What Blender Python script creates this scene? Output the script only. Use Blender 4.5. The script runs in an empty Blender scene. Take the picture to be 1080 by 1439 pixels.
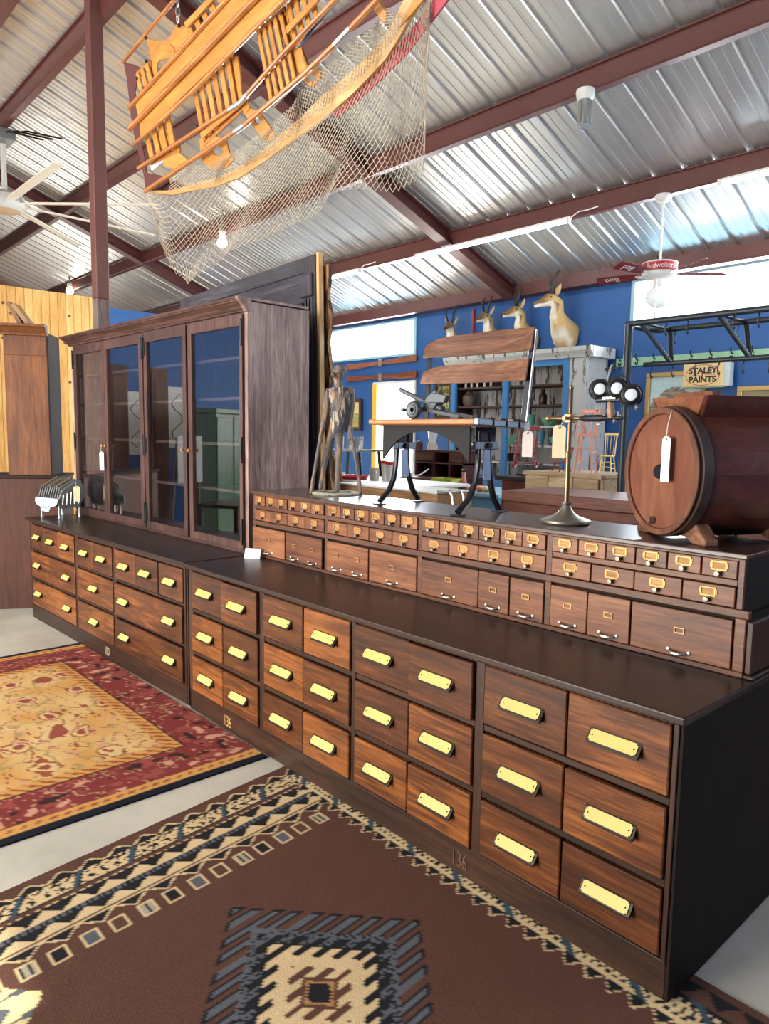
import bpy, bmesh, math, random
from mathutils import Vector, Matrix, noise
random.seed(7)
S = bpy.context.scene
COL = S.collection
PI = math.pi

# ------------------------------------------------------------------ camera
CAM = Vector((0.856787, -1.888199, 1.617133))
CR = Vector((0.6678436, 0.7441391, 0.0155507))      # camera right
CD = Vector((0.0911539, -0.0610366, -0.9939645))    # camera down
CF = Vector((-0.7386987, 0.6652304, -0.1085941))    # camera forward
FPX = 1015.38
cd = bpy.data.cameras.new('camera'); cam = bpy.data.objects.new('camera', cd); COL.objects.link(cam)
cd.sensor_fit = 'HORIZONTAL'; cd.sensor_width = 36.0; cd.lens = FPX * 36.0 / 1080.0
cd.clip_start = 0.05; cd.clip_end = 200
m = Matrix((CR, -CD, -CF)).transposed().to_4x4(); m.translation = CAM
cam.matrix_world = m
S.camera = cam

# ------------------------------------------------------------------ light, exposure
S.view_settings.view_transform = 'Standard'; S.view_settings.look = 'None'
S.view_settings.exposure = 0.0; S.view_settings.gamma = 1.0
S.view_settings.use_curve_mapping = False
w = bpy.data.worlds.new('sky'); S.world = w; w.use_nodes = True
bg = w.node_tree.nodes['Background']
bg.inputs[0].default_value = (0.86, 0.94, 1.0, 1); bg.inputs[1].default_value = 4.0

def area_light(name, loc, direction, sx, sy, watts, color=(1, 1, 1)):
    l = bpy.data.lights.new(name, 'AREA'); l.shape = 'RECTANGLE'; l.size = sx; l.size_y = sy
    l.energy = watts; l.color = color
    o = bpy.data.objects.new(name, l); COL.objects.link(o); o.location = loc
    o.rotation_euler = Vector(direction).to_track_quat('-Z', 'Y').to_euler()
    return o
# daylight entering through the openings of the room, and one added fill
area_light('daylight_front_door', (-3.2, -6.75, 1.75), (0, 1, -0.02), 4.3, 3.3, 880, (1.0, 0.97, 0.92))
area_light('daylight_front_window', (-8.4, -6.75, 2.1), (0, 1, -0.02), 2.7, 1.9, 300, (1.0, 0.97, 0.92))
area_light('daylight_high_window', (-9.03, 6.95, 3.2), (0, -1, -0.25), 2.4, 0.65, 330, (0.9, 0.96, 1.0))
area_light('daylight_wide_window', (-2.1, 6.95, 3.3), (0, -1, -0.25), 3.7, 0.6, 520, (0.9, 0.96, 1.0))
area_light('daylight_back_door', (-8.36, 6.95, 1.3), (0, -1, 0), 1.0, 2.2, 330, (0.95, 0.97, 1.0))
area_light('daylight_end_window', (3.3, 4.2, 2.75), (-1, 0, -0.02), 2.6, 0.9, 130, (0.97, 0.98, 1.0))
area_light('fill_far_bay', (-18.4, 2.6, 1.9), (1, 0, 0.25), 3.2, 1.8, 60, (1.0, 0.95, 0.92))  # added fill lamp out of view, brightens the far roof
sun = bpy.data.lights.new('sun', 'SUN'); sun.energy = 7.0; sun.angle = 0.01; sun.color = (1, 0.95, 0.85)
so = bpy.data.objects.new('sun', sun); COL.objects.link(so)
so.rotation_euler = Vector((-0.03, 1.0, -0.656)).to_track_quat('-Z', 'Y').to_euler()

# ------------------------------------------------------------------ points from the survey of the photograph
def ray(px, py): return (CF + CR * ((px - 540) / FPX) + CD * ((py - 719.5) / FPX))
def on_y(px, py, Y):
    r = ray(px, py); return CAM + r * ((Y - CAM.y) / r.y)
def on_z(px, py, Z):
    r = ray(px, py); return CAM + r * ((Z - CAM.z) / r.z)
def on_x(px, py, X):
    r = ray(px, py); return CAM + r * ((X - CAM.x) / r.x)
def on_plane(px, py, p, n):
    r = ray(px, py); return CAM + r * ((p - CAM).dot(n) / r.dot(n))

# ------------------------------------------------------------------ materials
MATS = {}
def nmat(name):
    mt = bpy.data.materials.new(name); mt.use_nodes = True
    nt = mt.node_tree; p = nt.nodes['Principled BSDF']
    return mt, nt, p, nt.nodes, nt.links
def lin(c):
    f = lambda v: v / 12.92 if v <= 0.04045 else ((v + 0.055) / 1.055) ** 2.4
    return tuple(f(v / 255.0) for v in c)
def c4(c): return (c[0], c[1], c[2], 1)
def plain(name, rgb, rough=0.5, metal=0.0, coat=0.0, var=0.0, bump=0.0, bscale=60, emit=None, estr=0):
    if name in MATS: return MATS[name]
    mt, nt, p, N, L = nmat(name)
    p.inputs['Base Color'].default_value = c4(lin(rgb)); p.inputs['Roughness'].default_value = rough
    p.inputs['Metallic'].default_value = metal; p.inputs['Coat Weight'].default_value = coat
    if var or bump:
        tc = N.new('ShaderNodeTexCoord'); nz = N.new('ShaderNodeTexNoise'); nz.inputs['Scale'].default_value = bscale
        nz.inputs['Detail'].default_value = 5; L.new(tc.outputs['Object'], nz.inputs['Vector'])
        if var:
            mx = N.new('ShaderNodeMix'); mx.data_type = 'RGBA'
            a = lin(rgb); mx.inputs[6].default_value = c4([v * (1 - var) for v in a]); mx.inputs[7].default_value = c4([min(1, v * (1 + var)) for v in a])
            L.new(nz.outputs['Fac'], mx.inputs[0]); L.new(mx.outputs[2], p.inputs['Base Color'])
        if bump:
            b = N.new('ShaderNodeBump'); b.inputs['Strength'].default_value = bump; b.inputs['Distance'].default_value = 0.01
            L.new(nz.outputs['Fac'], b.inputs['Height']); L.new(b.outputs['Normal'], p.inputs['Normal'])
    if emit:
        p.inputs['Emission Color'].default_value = c4(lin(emit)); p.inputs['Emission Strength'].default_value = estr
    MATS[name] = mt; return mt
def wood(name, dark, mid, light, axis='X', rough=0.4, scale=1.0, coat=0.06, rnd=0.25, bump=0.15, stretch=14):
    """grained timber: stretched noise along one axis, a broader figure and a little pore relief"""
    if name in MATS: return MATS[name]
    mt, nt, p, N, L = nmat(name)
    tc = N.new('ShaderNodeTexCoord'); oi = N.new('ShaderNodeObjectInfo')
    ad = N.new('ShaderNodeVectorMath'); ad.operation = 'ADD'
    ml = N.new('ShaderNodeMath'); ml.operation = 'MULTIPLY'; ml.inputs[1].default_value = 57.0
    L.new(oi.outputs['Random'], ml.inputs[0]); L.new(tc.outputs['Object'], ad.inputs[0]); L.new(ml.outputs[0], ad.inputs[1])
    mp = N.new('ShaderNodeMapping'); sc = [scale * stretch] * 3; sc['XYZ'.index(axis)] = scale
    mp.inputs['Scale'].default_value = sc; L.new(ad.outputs[0], mp.inputs['Vector'])
    n1 = N.new('ShaderNodeTexNoise'); n1.inputs['Scale'].default_value = 1.6; n1.inputs['Detail'].default_value = 7
    n1.inputs['Roughness'].default_value = 0.62; n1.inputs['Distortion'].default_value = 0.9
    L.new(mp.outputs[0], n1.inputs['Vector'])
    n2 = N.new('ShaderNodeTexNoise'); n2.inputs['Scale'].default_value = 9; n2.inputs['Detail'].default_value = 4
    L.new(mp.outputs[0], n2.inputs['Vector'])
    n3 = N.new('ShaderNodeTexNoise'); n3.inputs['Scale'].default_value = 2.2; n3.inputs['Detail'].default_value = 3
    L.new(ad.outputs[0], n3.inputs['Vector'])
    a1 = N.new('ShaderNodeMath'); a1.operation = 'MULTIPLY_ADD'; a1.inputs[1].default_value = 0.55
    L.new(n2.outputs['Fac'], a1.inputs[0]); L.new(n1.outputs['Fac'], a1.inputs[2])
    a2 = N.new('ShaderNodeMath'); a2.operation = 'MULTIPLY_ADD'; a2.inputs[1].default_value = 0.45
    L.new(n3.outputs['Fac'], a2.inputs[0]); L.new(a1.outputs[0], a2.inputs[2])
    a3 = N.new('ShaderNodeMath'); a3.operation = 'MULTIPLY_ADD'; a3.inputs[1].default_value = rnd
    L.new(oi.outputs['Random'], a3.inputs[0]); L.new(a2.outputs[0], a3.inputs[2])
    cr = N.new('ShaderNodeValToRGB'); e = cr.color_ramp.elements
    lo, hi = 0.72 + rnd * 0.3, 1.28 + rnd * 0.7
    mr = N.new('ShaderNodeMapRange'); mr.inputs['From Min'].default_value = lo; mr.inputs['From Max'].default_value = hi
    L.new(a3.outputs[0], mr.inputs['Value']); L.new(mr.outputs[0], cr.inputs['Fac'])
    e[0].position = 0.05; e[0].color = c4(lin(dark)); e[1].position = 0.95; e[1].color = c4(lin(light))
    k = cr.color_ramp.elements.new(0.5); k.color = c4(lin(mid))
    L.new(cr.outputs['Color'], p.inputs['Base Color'])
    p.inputs['Roughness'].default_value = rough; p.inputs['Coat Weight'].default_value = coat; p.inputs['Coat Roughness'].default_value = 0.22
    p.inputs['Specular IOR Level'].default_value = 0.32
    if bump:
        b = N.new('ShaderNodeBump'); b.inputs['Strength'].default_value = bump; b.inputs['Distance'].default_value = 0.003
        L.new(a1.outputs[0], b.inputs['Height']); L.new(b.outputs['Normal'], p.inputs['Normal'])
    MATS[name] = mt; return mt
def vcol(name, rough=0.9, nscale=180, nvar=0.25, bump=0.4):
    if name in MATS: return MATS[name]
    mt, nt, p, N, L = nmat(name)
    at = N.new('ShaderNodeAttribute'); at.attribute_name = 'Col'
    tc = N.new('ShaderNodeTexCoord'); nz = N.new('ShaderNodeTexNoise'); nz.inputs['Scale'].default_value = nscale; nz.inputs['Detail'].default_value = 4
    L.new(tc.outputs['Object'], nz.inputs['Vector'])
    mr = N.new('ShaderNodeMapRange'); mr.inputs['To Min'].default_value = 1 - nvar; mr.inputs['To Max'].default_value = 1 + nvar
    mr.inputs['From Min'].default_value = 0.3; mr.inputs['From Max'].default_value = 0.7
    L.new(nz.outputs['Fac'], mr.inputs['Value'])
    mx = N.new('ShaderNodeVectorMath'); mx.operation = 'MULTIPLY'
    L.new(at.outputs['Color'], mx.inputs[0]); L.new(mr.outputs[0], mx.inputs[1]); L.new(mx.outputs[0], p.inputs['Base Color'])
    b = N.new('ShaderNodeBump'); b.inputs['Strength'].default_value = bump; b.inputs['Distance'].default_value = 0.004
    L.new(nz.outputs['Fac'], b.inputs['Height']); L.new(b.outputs['Normal'], p.inputs['Normal'])
    p.inputs['Roughness'].default_value = rough; p.inputs['Specular IOR Level'].default_value = 0.15
    MATS[name] = mt; return mt
def chipped(name, base, under, amount=0.5, axis='Z', scale=1.0, rough=0.75):
    """old paint flaking off the timber beneath"""
    if name in MATS: return MATS[name]
    mt, nt, p, N, L = nmat(name)
    tc = N.new('ShaderNodeTexCoord'); mp = N.new('ShaderNodeMapping'); sc = [24 * scale] * 3; sc['XYZ'.index(axis)] = 4 * scale
    mp.inputs['Scale'].default_value = sc; L.new(tc.outputs['Object'], mp.inputs['Vector'])
    nz = N.new('ShaderNodeTexNoise'); nz.inputs['Scale'].default_value = 1; nz.inputs['Detail'].default_value = 6; nz.inputs['Roughness'].default_value = 0.7
    L.new(mp.outputs[0], nz.inputs['Vector'])
    cr = N.new('ShaderNodeValToRGB'); e = cr.color_ramp.elements
    e[0].position = amount - 0.02; e[0].color = c4(lin(under)); e[1].position = amount + 0.02; e[1].color = c4(lin(base))
    L.new(nz.outputs['Fac'], cr.inputs['Fac']); L.new(cr.outputs['Color'], p.inputs['Base Color']); p.inputs['Roughness'].default_value = rough
    MATS[name] = mt; return mt
def glass(name, tint=(255, 255, 255)):
    if name in MATS: return MATS[name]
    mt = bpy.data.materials.new(name); mt.use_nodes = True; nt = mt.node_tree; N = nt.nodes; L = nt.links; N.clear()
    o = N.new('ShaderNodeOutputMaterial'); mx = N.new('ShaderNodeMixShader'); t = N.new('ShaderNodeBsdfTransparent'); g = N.new('ShaderNodeBsdfGlossy')
    lw = N.new('ShaderNodeLayerWeight'); lw.inputs['Blend'].default_value = 0.5
    pw = N.new('ShaderNodeMath'); pw.operation = 'POWER'; pw.inputs[1].default_value = 3.0; L.new(lw.outputs['Facing'], pw.inputs[0])
    fr = N.new('ShaderNodeMath'); fr.operation = 'MULTIPLY_ADD'; fr.inputs[1].default_value = 0.85; fr.inputs[2].default_value = 0.05; L.new(pw.outputs[0], fr.inputs[0])
    g.inputs['Roughness'].default_value = 0.0; t.inputs['Color'].default_value = c4(lin(tint))
    L.new(fr.outputs[0], mx.inputs[0]); L.new(t.outputs[0], mx.inputs[1]); L.new(g.outputs[0], mx.inputs[2]); L.new(mx.outputs[0], o.inputs[0])
    MATS[name] = mt; return mt

# ------------------------------------------------------------------ mesh helpers
class G:
    def __init__(s): s.v = []; s.f = []; s.sm = []
    def add(s, vs, fs, smooth=False):
        o = len(s.v); s.v += [tuple(v) for v in vs]; s.f += [tuple(i + o for i in f) for f in fs]; s.sm += [smooth] * len(fs); return s
    def box(s, x0, x1, y0, y1, z0, z1):
        vs = [(x, y, z) for z in (z0, z1) for y in (y0, y1) for x in (x0, x1)]
        return s.add(vs, [(0, 2, 3, 1), (4, 5, 7, 6), (0, 1, 5, 4), (2, 6, 7, 3), (0, 4, 6, 2), (1, 3, 7, 5)])
    def obox(s, c, ax, ay, az, hx, hy, hz):
        c = Vector(c); vs = []
        for k in (-1, 1):
            for j in (-1, 1):
                for i in (-1, 1): vs.append(c + ax * (i * hx) + ay * (j * hy) + az * (k * hz))
        return s.add(vs, [(0, 2, 3, 1), (4, 5, 7, 6), (0, 1, 5, 4), (2, 6, 7, 3), (0, 4, 6, 2), (1, 3, 7, 5)])
    def bar(s, p, q, wd, th, up=(0, 0, 1)):
        p = Vector(p); q = Vector(q); a = (q - p).normalized(); b = Vector(up).cross(a)
        if b.length < 1e-4: b = Vector((1, 0, 0)).cross(a)
        b.normalize(); c = a.cross(b)
        return s.obox((p + q) / 2, a, b, c, (q - p).length / 2, wd / 2, th / 2)
    def tube(s, pts, r, n=8, caps=True, closed=False, flat=None):
        pts = [Vector(p) for p in pts]; m_ = len(pts)
        rs = r if isinstance(r, (list, tuple)) else [r] * m_
        ref = None; vs = []
        for i, p in enumerate(pts):
            if closed: t = pts[(i + 1) % m_] - pts[i - 1]
            else: t = pts[min(i + 1, m_ - 1)] - pts[max(i - 1, 0)]
            t.normalize()
            if ref is None:
                ref = Vector((0, 0, 1)).cross(t)
                if ref.length < 1e-3: ref = Vector((1, 0, 0)).cross(t)
                ref.normalize()
            else:
                ref = ref - t * ref.dot(t)
                if ref.length < 1e-6: ref = Vector((1, 0, 0))
                ref.normalize()
            b = t.cross(ref)
            fl = flat or 1.0
            for k in range(n):
                a = 2 * PI * k / n; vs.append(p + ref * (math.cos(a) * rs[i]) + b * (math.sin(a) * rs[i] * fl))
        fs = []
        for i in range(m_ if closed else m_ - 1):
            j = (i + 1) % m_
            for k in range(n): fs.append((i * n + k, i * n + (k + 1) % n, j * n + (k + 1) % n, j * n + k))
        s.add(vs, fs, True)
        if caps and not closed:
            o = len(s.v) - len(vs)
            s.f.append(tuple(o + k for k in reversed(range(n)))); s.f.append(tuple(o + (m_ - 1) * n + k for k in range(n))); s.sm += [False, False]
        return s
    def cyl(s, p, q, r, n=16, r2=None): return s.tube([p, q], [r, r if r2 is None else r2], n)
    def lathe(s, prof, n=24, o=(0, 0, 0), ax=None):
        """profile of (radius, height); ax = 3x3 whose columns are x, y, z of the lathe frame"""
        o = Vector(o); ax = ax or Matrix.Identity(3); vs = []
        for r, h in prof:
            for k in range(n):
                a = 2 * PI * k / n; vs.append(o + ax @ Vector((r * math.cos(a), r * math.sin(a), h)))
        fs = [(i * n + k, i * n + (k + 1) % n, (i + 1) * n + (k + 1) % n, (i + 1) * n + k) for i in range(len(prof) - 1) for k in range(n)]
        return s.add(vs, fs, True)
    def disc(s, c, ax, r, n=24, r_in=0.0):
        c = Vector(c); vs = []
        for k in range(n):
            a = 2 * PI * k / n; vs.append(c + ax @ Vector((r * math.cos(a), r * math.sin(a), 0)))
        if r_in == 0: return s.add(vs, [tuple(range(n))])
        for k in range(n):
            a = 2 * PI * k / n; vs.append(c + ax @ Vector((r_in * math.cos(a), r_in * math.sin(a), 0)))
        return s.add(vs, [(k, (k + 1) % n, n + (k + 1) % n, n + k) for k in range(n)])
    def plate(s, poly, nrm, th):
        """flat polygon given a thickness along nrm (centred)"""
        nrm = Vector(nrm).normalized(); n = len(poly)
        a = [Vector(p) + nrm * (th / 2) for p in poly]; b = [Vector(p) - nrm * (th / 2) for p in poly]
        fs = [tuple(range(n)), tuple(reversed(range(n, 2 * n)))] + [(i, n + i, n + (i + 1) % n, (i + 1) % n) for i in range(n)]
        return s.add(a + b, fs)
    def strip(s, A, B, nrm, th):
        """ribbon between two polylines with thickness"""
        nrm = Vector(nrm).normalized(); n = len(A); h = nrm * (th / 2); vs = []
        for i in range(n): vs += [Vector(A[i]) + h, Vector(B[i]) + h, Vector(B[i]) - h, Vector(A[i]) - h]
        fs = [(0, 1, 2, 3), ((n - 1) * 4 + 3, (n - 1) * 4 + 2, (n - 1) * 4 + 1, (n - 1) * 4)]
        for i in range(n - 1):
            for k in range(4): fs.append((i * 4 + k, (i + 1) * 4 + k, (i + 1) * 4 + (k + 1) % 4, i * 4 + (k + 1) % 4))
        return s.add(vs, fs)
    def ball(s, c, r, n=12, sc=(1, 1, 1)):
        c = Vector(c); vs = []; h = n // 2
        for i in range(h + 1):
            t = PI * i / h
            for k in range(n):
                a = 2 * PI * k / n
                vs.append(c + Vector((sc[0] * r * math.sin(t) * math.cos(a), sc[1] * r * math.sin(t) * math.sin(a), sc[2] * r * math.cos(t))))
        return s.add(vs, [(i * n + k, (i + 1) * n + k, (i + 1) * n + (k + 1) % n, i * n + (k + 1) % n) for i in range(h) for k in range(n)], True)
    def mesh(s, name, mat=None):
        me = bpy.data.meshes.new(name); me.from_pydata(s.v, [], s.f); me.update()
        me.polygons.foreach_set('use_smooth', s.sm)
        if mat: me.materials.append(mat)
        bm = bmesh.new(); bm.from_mesh(me); bmesh.ops.remove_doubles(bm, verts=bm.verts, dist=1e-6)
        bmesh.ops.recalc_face_normals(bm, faces=bm.faces); bm.to_mesh(me); bm.free()
        if any(s.sm): me.set_sharp_from_angle(angle=math.radians(42))
        return me
    def build(s, name, mat, parent=None, bevel=0.0, seg=1, label=None):
        return inst(s.mesh(name, mat), name, parent, bevel, seg, label)
def inst(me, name, parent=None, bevel=0.0, seg=1, label=None, loc=None, rot=None):
    o = bpy.data.objects.new(name, me); COL.objects.link(o)
    if parent: o.parent = parent
    if loc is not None: o.location = loc
    if rot is not None: o.rotation_euler = rot
    if bevel:
        b = o.modifiers.new('bevel', 'BEVEL'); b.width = bevel; b.segments = seg; b.limit_method = 'ANGLE'
    if label: o['label'] = label
    return o
def tag(o, label, cat, group=None, kind=None):
    o['label'] = label; o['category'] = cat
    if group: o['group'] = group
    if kind: o['kind'] = kind
    return o
def thing(name, label, cat, loc=(0, 0, 0), rz=0.0, group=None):
    o = bpy.data.objects.new(name, None); COL.objects.link(o); o.location = loc; o.rotation_euler = (0, 0, rz); o.empty_display_size = 0.1
    return tag(o, label, cat, group)
def struct(o, label=None):
    o['kind'] = 'structure'
    if label: o['label'] = label
    return o
def text_mesh(txt, size, mat, name, extrude=0.001, bold=0.0):
    cu = bpy.data.curves.new(name, 'FONT'); cu.body = txt; cu.size = size; cu.offset = bold; cu.extrude = extrude; cu.align_x = 'CENTER'; cu.align_y = 'CENTER'
    o = bpy.data.objects.new(name, cu); COL.objects.link(o)
    dg = bpy.context.evaluated_depsgraph_get(); me = bpy.data.meshes.new_from_object(o.evaluated_get(dg))
    bpy.data.objects.remove(o); me.materials.clear(); me.materials.append(mat); me.name = name
    return me
def vcolor(me, fn):
    a = me.color_attributes.new('Col', 'FLOAT_COLOR', 'POINT')
    for i, v in enumerate(me.vertices): a.data[i].color = c4(fn(v.co))
X3, Y3, Z3 = Vector((1, 0, 0)), Vector((0, 1, 0)), Vector((0, 0, 1))
def frame3(z, x=None):
    """3x3 with given z axis"""
    z = Vector(z).normalized(); x = Vector(x) if x is not None else (Vector((0, 0, 1)).cross(z) if abs(z.z) < 0.95 else Vector((1, 0, 0)))
    x = (x - z * x.dot(z)).normalized(); y = z.cross(x)
    return Matrix((x, y, z)).transposed()

# palette
M_oak = wood('oak_drawer', (42, 21, 10), (86, 46, 20), (142, 83, 36), 'X', 0.4, rnd=0.35)
M_oakframe = wood('oak_frame', (28, 16, 10), (46, 28, 18), (66, 41, 26), 'X', 0.42, rnd=0.1)
M_oakv = wood('oak_upright', (30, 17, 11), (50, 30, 19), (70, 43, 27), 'Z', 0.42, rnd=0.1)
M_oaktop = wood('oak_top', (28, 17, 12), (42, 26, 18), (58, 36, 24), 'X', 0.36, coat=0.12, rnd=0.05)
M_oakside = wood('oak_side_shaded', (17, 11, 9), (24, 15, 11), (34, 22, 16), 'Z', 0.7, coat=0, rnd=0.05)  # dark oak, darkened further to put shade into the counter end
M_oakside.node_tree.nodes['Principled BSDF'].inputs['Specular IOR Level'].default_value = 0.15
M_upper = wood('oak_small_drawer', (66, 36, 20), (108, 64, 38), (146, 94, 58), 'X', 0.42, rnd=0.3)
M_upperfr = wood('oak_small_frame', (58, 33, 21), (86, 52, 33), (116, 73, 47), 'X', 0.42, rnd=0.1)
M_cab = wood('cabinet_wood', (46, 28, 23), (70, 46, 39), (98, 68, 58), 'Z', 0.42, rnd=0.1)
M_cabh = wood('cabinet_rail', (46, 28, 23), (70, 46, 39), (98, 68, 58), 'X', 0.42, rnd=0.1)
M_cabside = wood('cabinet_side_lit', (84, 62, 55), (134, 107, 98), (182, 154, 143), 'Z', 0.45, scale=1.0, rnd=0.05, bump=0.3, stretch=11)  # lightened: light on the cabinet side is put into the wood colour
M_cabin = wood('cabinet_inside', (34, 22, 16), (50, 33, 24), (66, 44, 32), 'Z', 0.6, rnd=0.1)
M_iron = plain('black_iron', (28, 28, 30), 0.45, 0.4)
M_bronze = plain('dark_bronze', (58, 52, 46), 0.4, 0.7)
M_card = plain('yellow_card', (196, 172, 94), 0.55, var=0.12, bscale=25)
M_brass = plain('brass', (168, 126, 70), 0.45, 0.6)
M_knob = plain('dull_knob', (116, 112, 104), 0.4, 0.7)
M_steel = plain('worn_steel', (176, 172, 164), 0.3, 0.85)
M_redsteel = plain('red_oxide_steel', (92, 50, 46), 0.45, 0.1, var=0.12, bscale=8)
M_white = plain('white_paint', (226, 226, 222), 0.5)
M_tag = plain('paper_tag', (228, 220, 204), 0.8)
M_kraft = plain('manila_tag', (222, 200, 160), 0.8)
M_string = plain('white_string', (226, 222, 212), 0.9)
M_blue = plain('blue_wall_paint', (34, 88, 152), 0.55, var=0.1, bscale=3)
M_glass = glass('clear_glass')
M_honey = wood('honey_plywood', (148, 94, 34), (170, 114, 46), (190, 136, 62), 'X', 0.4, rnd=0.12, coat=0.3, scale=0.8, stretch=8, bump=0.05)
M_honeyd = wood('honey_rod', (128, 74, 30), (160, 100, 46), (188, 130, 72), 'X', 0.35, rnd=0.1, coat=0.4)

# ================================================================== SETTING
def galv():
    mt, nt, p, N, L = nmat('galvanised_sheet')
    tc = N.new('ShaderNodeTexCoord'); mp = N.new('ShaderNodeMapping'); mp.inputs['Scale'].default_value = (3, 0.5, 0.5)
    nz = N.new('ShaderNodeTexNoise'); nz.inputs['Scale'].default_value = 2; nz.inputs['Detail'].default_value = 4
    L.new(tc.outputs['Object'], mp.inputs[0]); L.new(mp.outputs[0], nz.inputs['Vector'])
    cr = N.new('ShaderNodeValToRGB'); cr.color_ramp.elements[0].color = c4(lin((206, 206, 206))); cr.color_ramp.elements[1].color = c4(lin((236, 234, 230)))
    L.new(nz.outputs['Fac'], cr.inputs[0]); L.new(cr.outputs[0], p.inputs['Base Color'])
    p.inputs['Metallic'].default_value = 0.85; p.inputs['Roughness'].default_value = 0.36
    MATS['galv'] = mt; return mt
def concrete():
    mt, nt, p, N, L = nmat('concrete')
    tc = N.new('ShaderNodeTexCoord'); nz = N.new('ShaderNodeTexNoise'); nz.inputs['Scale'].default_value = 1.7; nz.inputs['Detail'].default_value = 9; nz.inputs['Roughness'].default_value = 0.65
    L.new(tc.outputs['Object'], nz.inputs['Vector'])
    cr = N.new('ShaderNodeValToRGB'); cr.color_ramp.elements[0].position = 0.3; cr.color_ramp.elements[1].position = 0.7
    cr.color_ramp.elements[0].color = c4(lin((176, 170, 154))); cr.color_ramp.elements[1].color = c4(lin((212, 206, 190)))
    L.new(nz.outputs['Fac'], cr.inputs[0]); L.new(cr.outputs[0], p.inputs['Base Color']); p.inputs['Roughness'].default_value = 0.5
    MATS['concrete'] = mt; return mt
M_galv = galv(); M_conc = concrete()
struct(G().box(-18.2, 3.2, -6.55, 6.75, -0.1, 0).build('floor', M_conc), 'pale polished concrete floor')
struct(G().box(-60, 40, -60, 60, -0.3, -0.12).build('ground_outside', plain('pale_ground', (206, 200, 188), 0.9, var=0.1, bscale=1)), 'pale open ground outside the building')

SL = 0.375; YB, ZE = 5.11, 4.22; YR = 0.1
def roof_z(y): return ZE + SL * (YB - y) if y >= YR else ZE + SL * (YB - YR) - SL * (YR - y)
def wallx(name, y0, y1, cols, label):
    g = G()
    for x0, x1, zs in cols:
        for z0, z1 in zs: g.box(x0, x1, y0, y1, z0, z1)
    return struct(g.build(name, M_blue), label)
HB = roof_z(6.6)
W1 = (-10.23, -7.83, 2.91, 3.51); W2 = (-4.0, -0.2, 3.03, 3.56); DR = (-8.9, -7.83, 0, 2.5)
wallx('wall_back', 6.6, 6.72, [(-18, -10.23, [(0, HB)]), (-10.23, -8.9, [(0, 2.91), (3.51, HB)]), (-8.9, -7.83, [(2.5, 2.91), (3.51, HB)]),
      (-7.83, -4.0, [(0, HB)]), (-4.0, -0.2, [(0, 3.03), (3.56, HB)]), (-0.2, 3.0, [(0, HB)])], 'blue painted back wall')
wallx('wall_front', -6.52, -6.4, [(-18, -9.8, [(0, HB)]), (-9.8, -7.0, [(0, 1.1), (3.1, HB)]), (-7.0, -5.4, [(0, HB)]), (-5.4, -1.0, [(3.4, HB)]), (-1.0, 3.0, [(0, HB)])], 'blue painted front wall behind the viewer')
def gable(name, x0, x1, mat, label):
    poly = [(x0, -6.4, 0), (x0, 6.6, 0), (x0, 6.6, HB), (x0, YR, roof_z(YR)), (x0, -6.4, HB)]
    return struct(G().plate([Vector(p) + Vector(((x1 - x0) / 2, 0, 0)) for p in poly], X3, x1 - x0).build(name, mat), label)
g = G()
for y0, y1, z0, z1 in ((-6.4, 2.8, 0, HB), (2.8, 5.6, 0, 2.25), (2.8, 5.6, 3.25, HB), (5.6, 6.6, 0, HB)): g.box(3.0, 3.1, y0, y1, z0, z1)
g.plate([(3.05, -6.4, HB), (3.05, 6.6, HB), (3.05, YR, roof_z(YR))], X3, 0.1)
struct(g.build('wall_right', M_blue), 'blue gable wall with a wide window at the right end')
g = G()
for y0, y1, z0, z1 in ((-6.4, 0.9, 0, HB), (0.9, 4.3, 0, 0.95), (0.9, 4.3, 2.85, HB), (4.3, 6.6, 0, HB)): g.box(-18.1, -18.0, y0, y1, z0, z1)  # opening added to let the far bay fill in
g.plate([(-18.05, -6.4, HB), (-18.05, 6.6, HB), (-18.05, YR, roof_z(YR))], X3, 0.1)
struct(g.build('wall_far', plain('tan_wall', (188, 150, 134), 0.7)), 'far gable wall beyond the pine partition')

# corrugated roof sheets with trapezoid ribs
def roof_profile(x0, x1):
    pts = []; pitch = 0.3048; n = int((x1 - x0) / pitch)
    for i in range(n):
        b = x0 + i * pitch
        pts += [(b, 0), (b + 0.018, 0.033), (b + 0.045, 0.033), (b + 0.063, 0), (b + 0.115, 0), (b + 0.123, 0.006), (b + 0.139, 0.006), (b + 0.147, 0),
                (b + 0.215, 0), (b + 0.223, 0.006), (b + 0.239, 0.006), (b + 0.247, 0)]
    pts.append((x0 + n * pitch, 0)); return pts
pr = roof_profile(-18.25, 3.3); g = G()
for ya, yb in ((YR, 6.9), (-6.7, YR)):
    vs = [(x, ya, roof_z(ya) + h) for x, h in pr] + [(x, yb, roof_z(yb) + h) for x, h in pr]; n = len(pr)
    g.add(vs, [(i, i + 1, n + i + 1, n + i) for i in range(n - 1)])
struct(g.build('ceiling', M_galv), 'underside of the ribbed galvanised metal roof')
tn = [0]
def trim(g, label, mat=None):
    tn[0] += 1; return struct(g.build('trim_%d' % tn[0], mat or M_redsteel, bevel=0.004), label)
for y in (5.14, 3.73, 2.33, 1.02):
    z = roof_z(y); g = G().box(-18, 3, y - 0.035, y + 0.03, z - 0.2, z - 0.012)
    g.box(-18, 3, y - 0.035, y + 0.05, z - 0.212, z - 0.198); g.box(-18, 3, y - 0.06, y - 0.03, z - 0.03, z - 0.012)
    trim(g, 'dark red steel roof purlin running the length of the room')
z = roof_z(0.3); trim(G().box(-18, 3, -0.2, 0.46, z - 0.27, z - 0.09), 'broad dark red ridge beam at the roof peak')
g = G().box(-18, 3, 6.44, 6.6, 3.56, 3.74); g.box(-18, 3, 6.40, 6.6, 3.55, 3.57)
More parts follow.
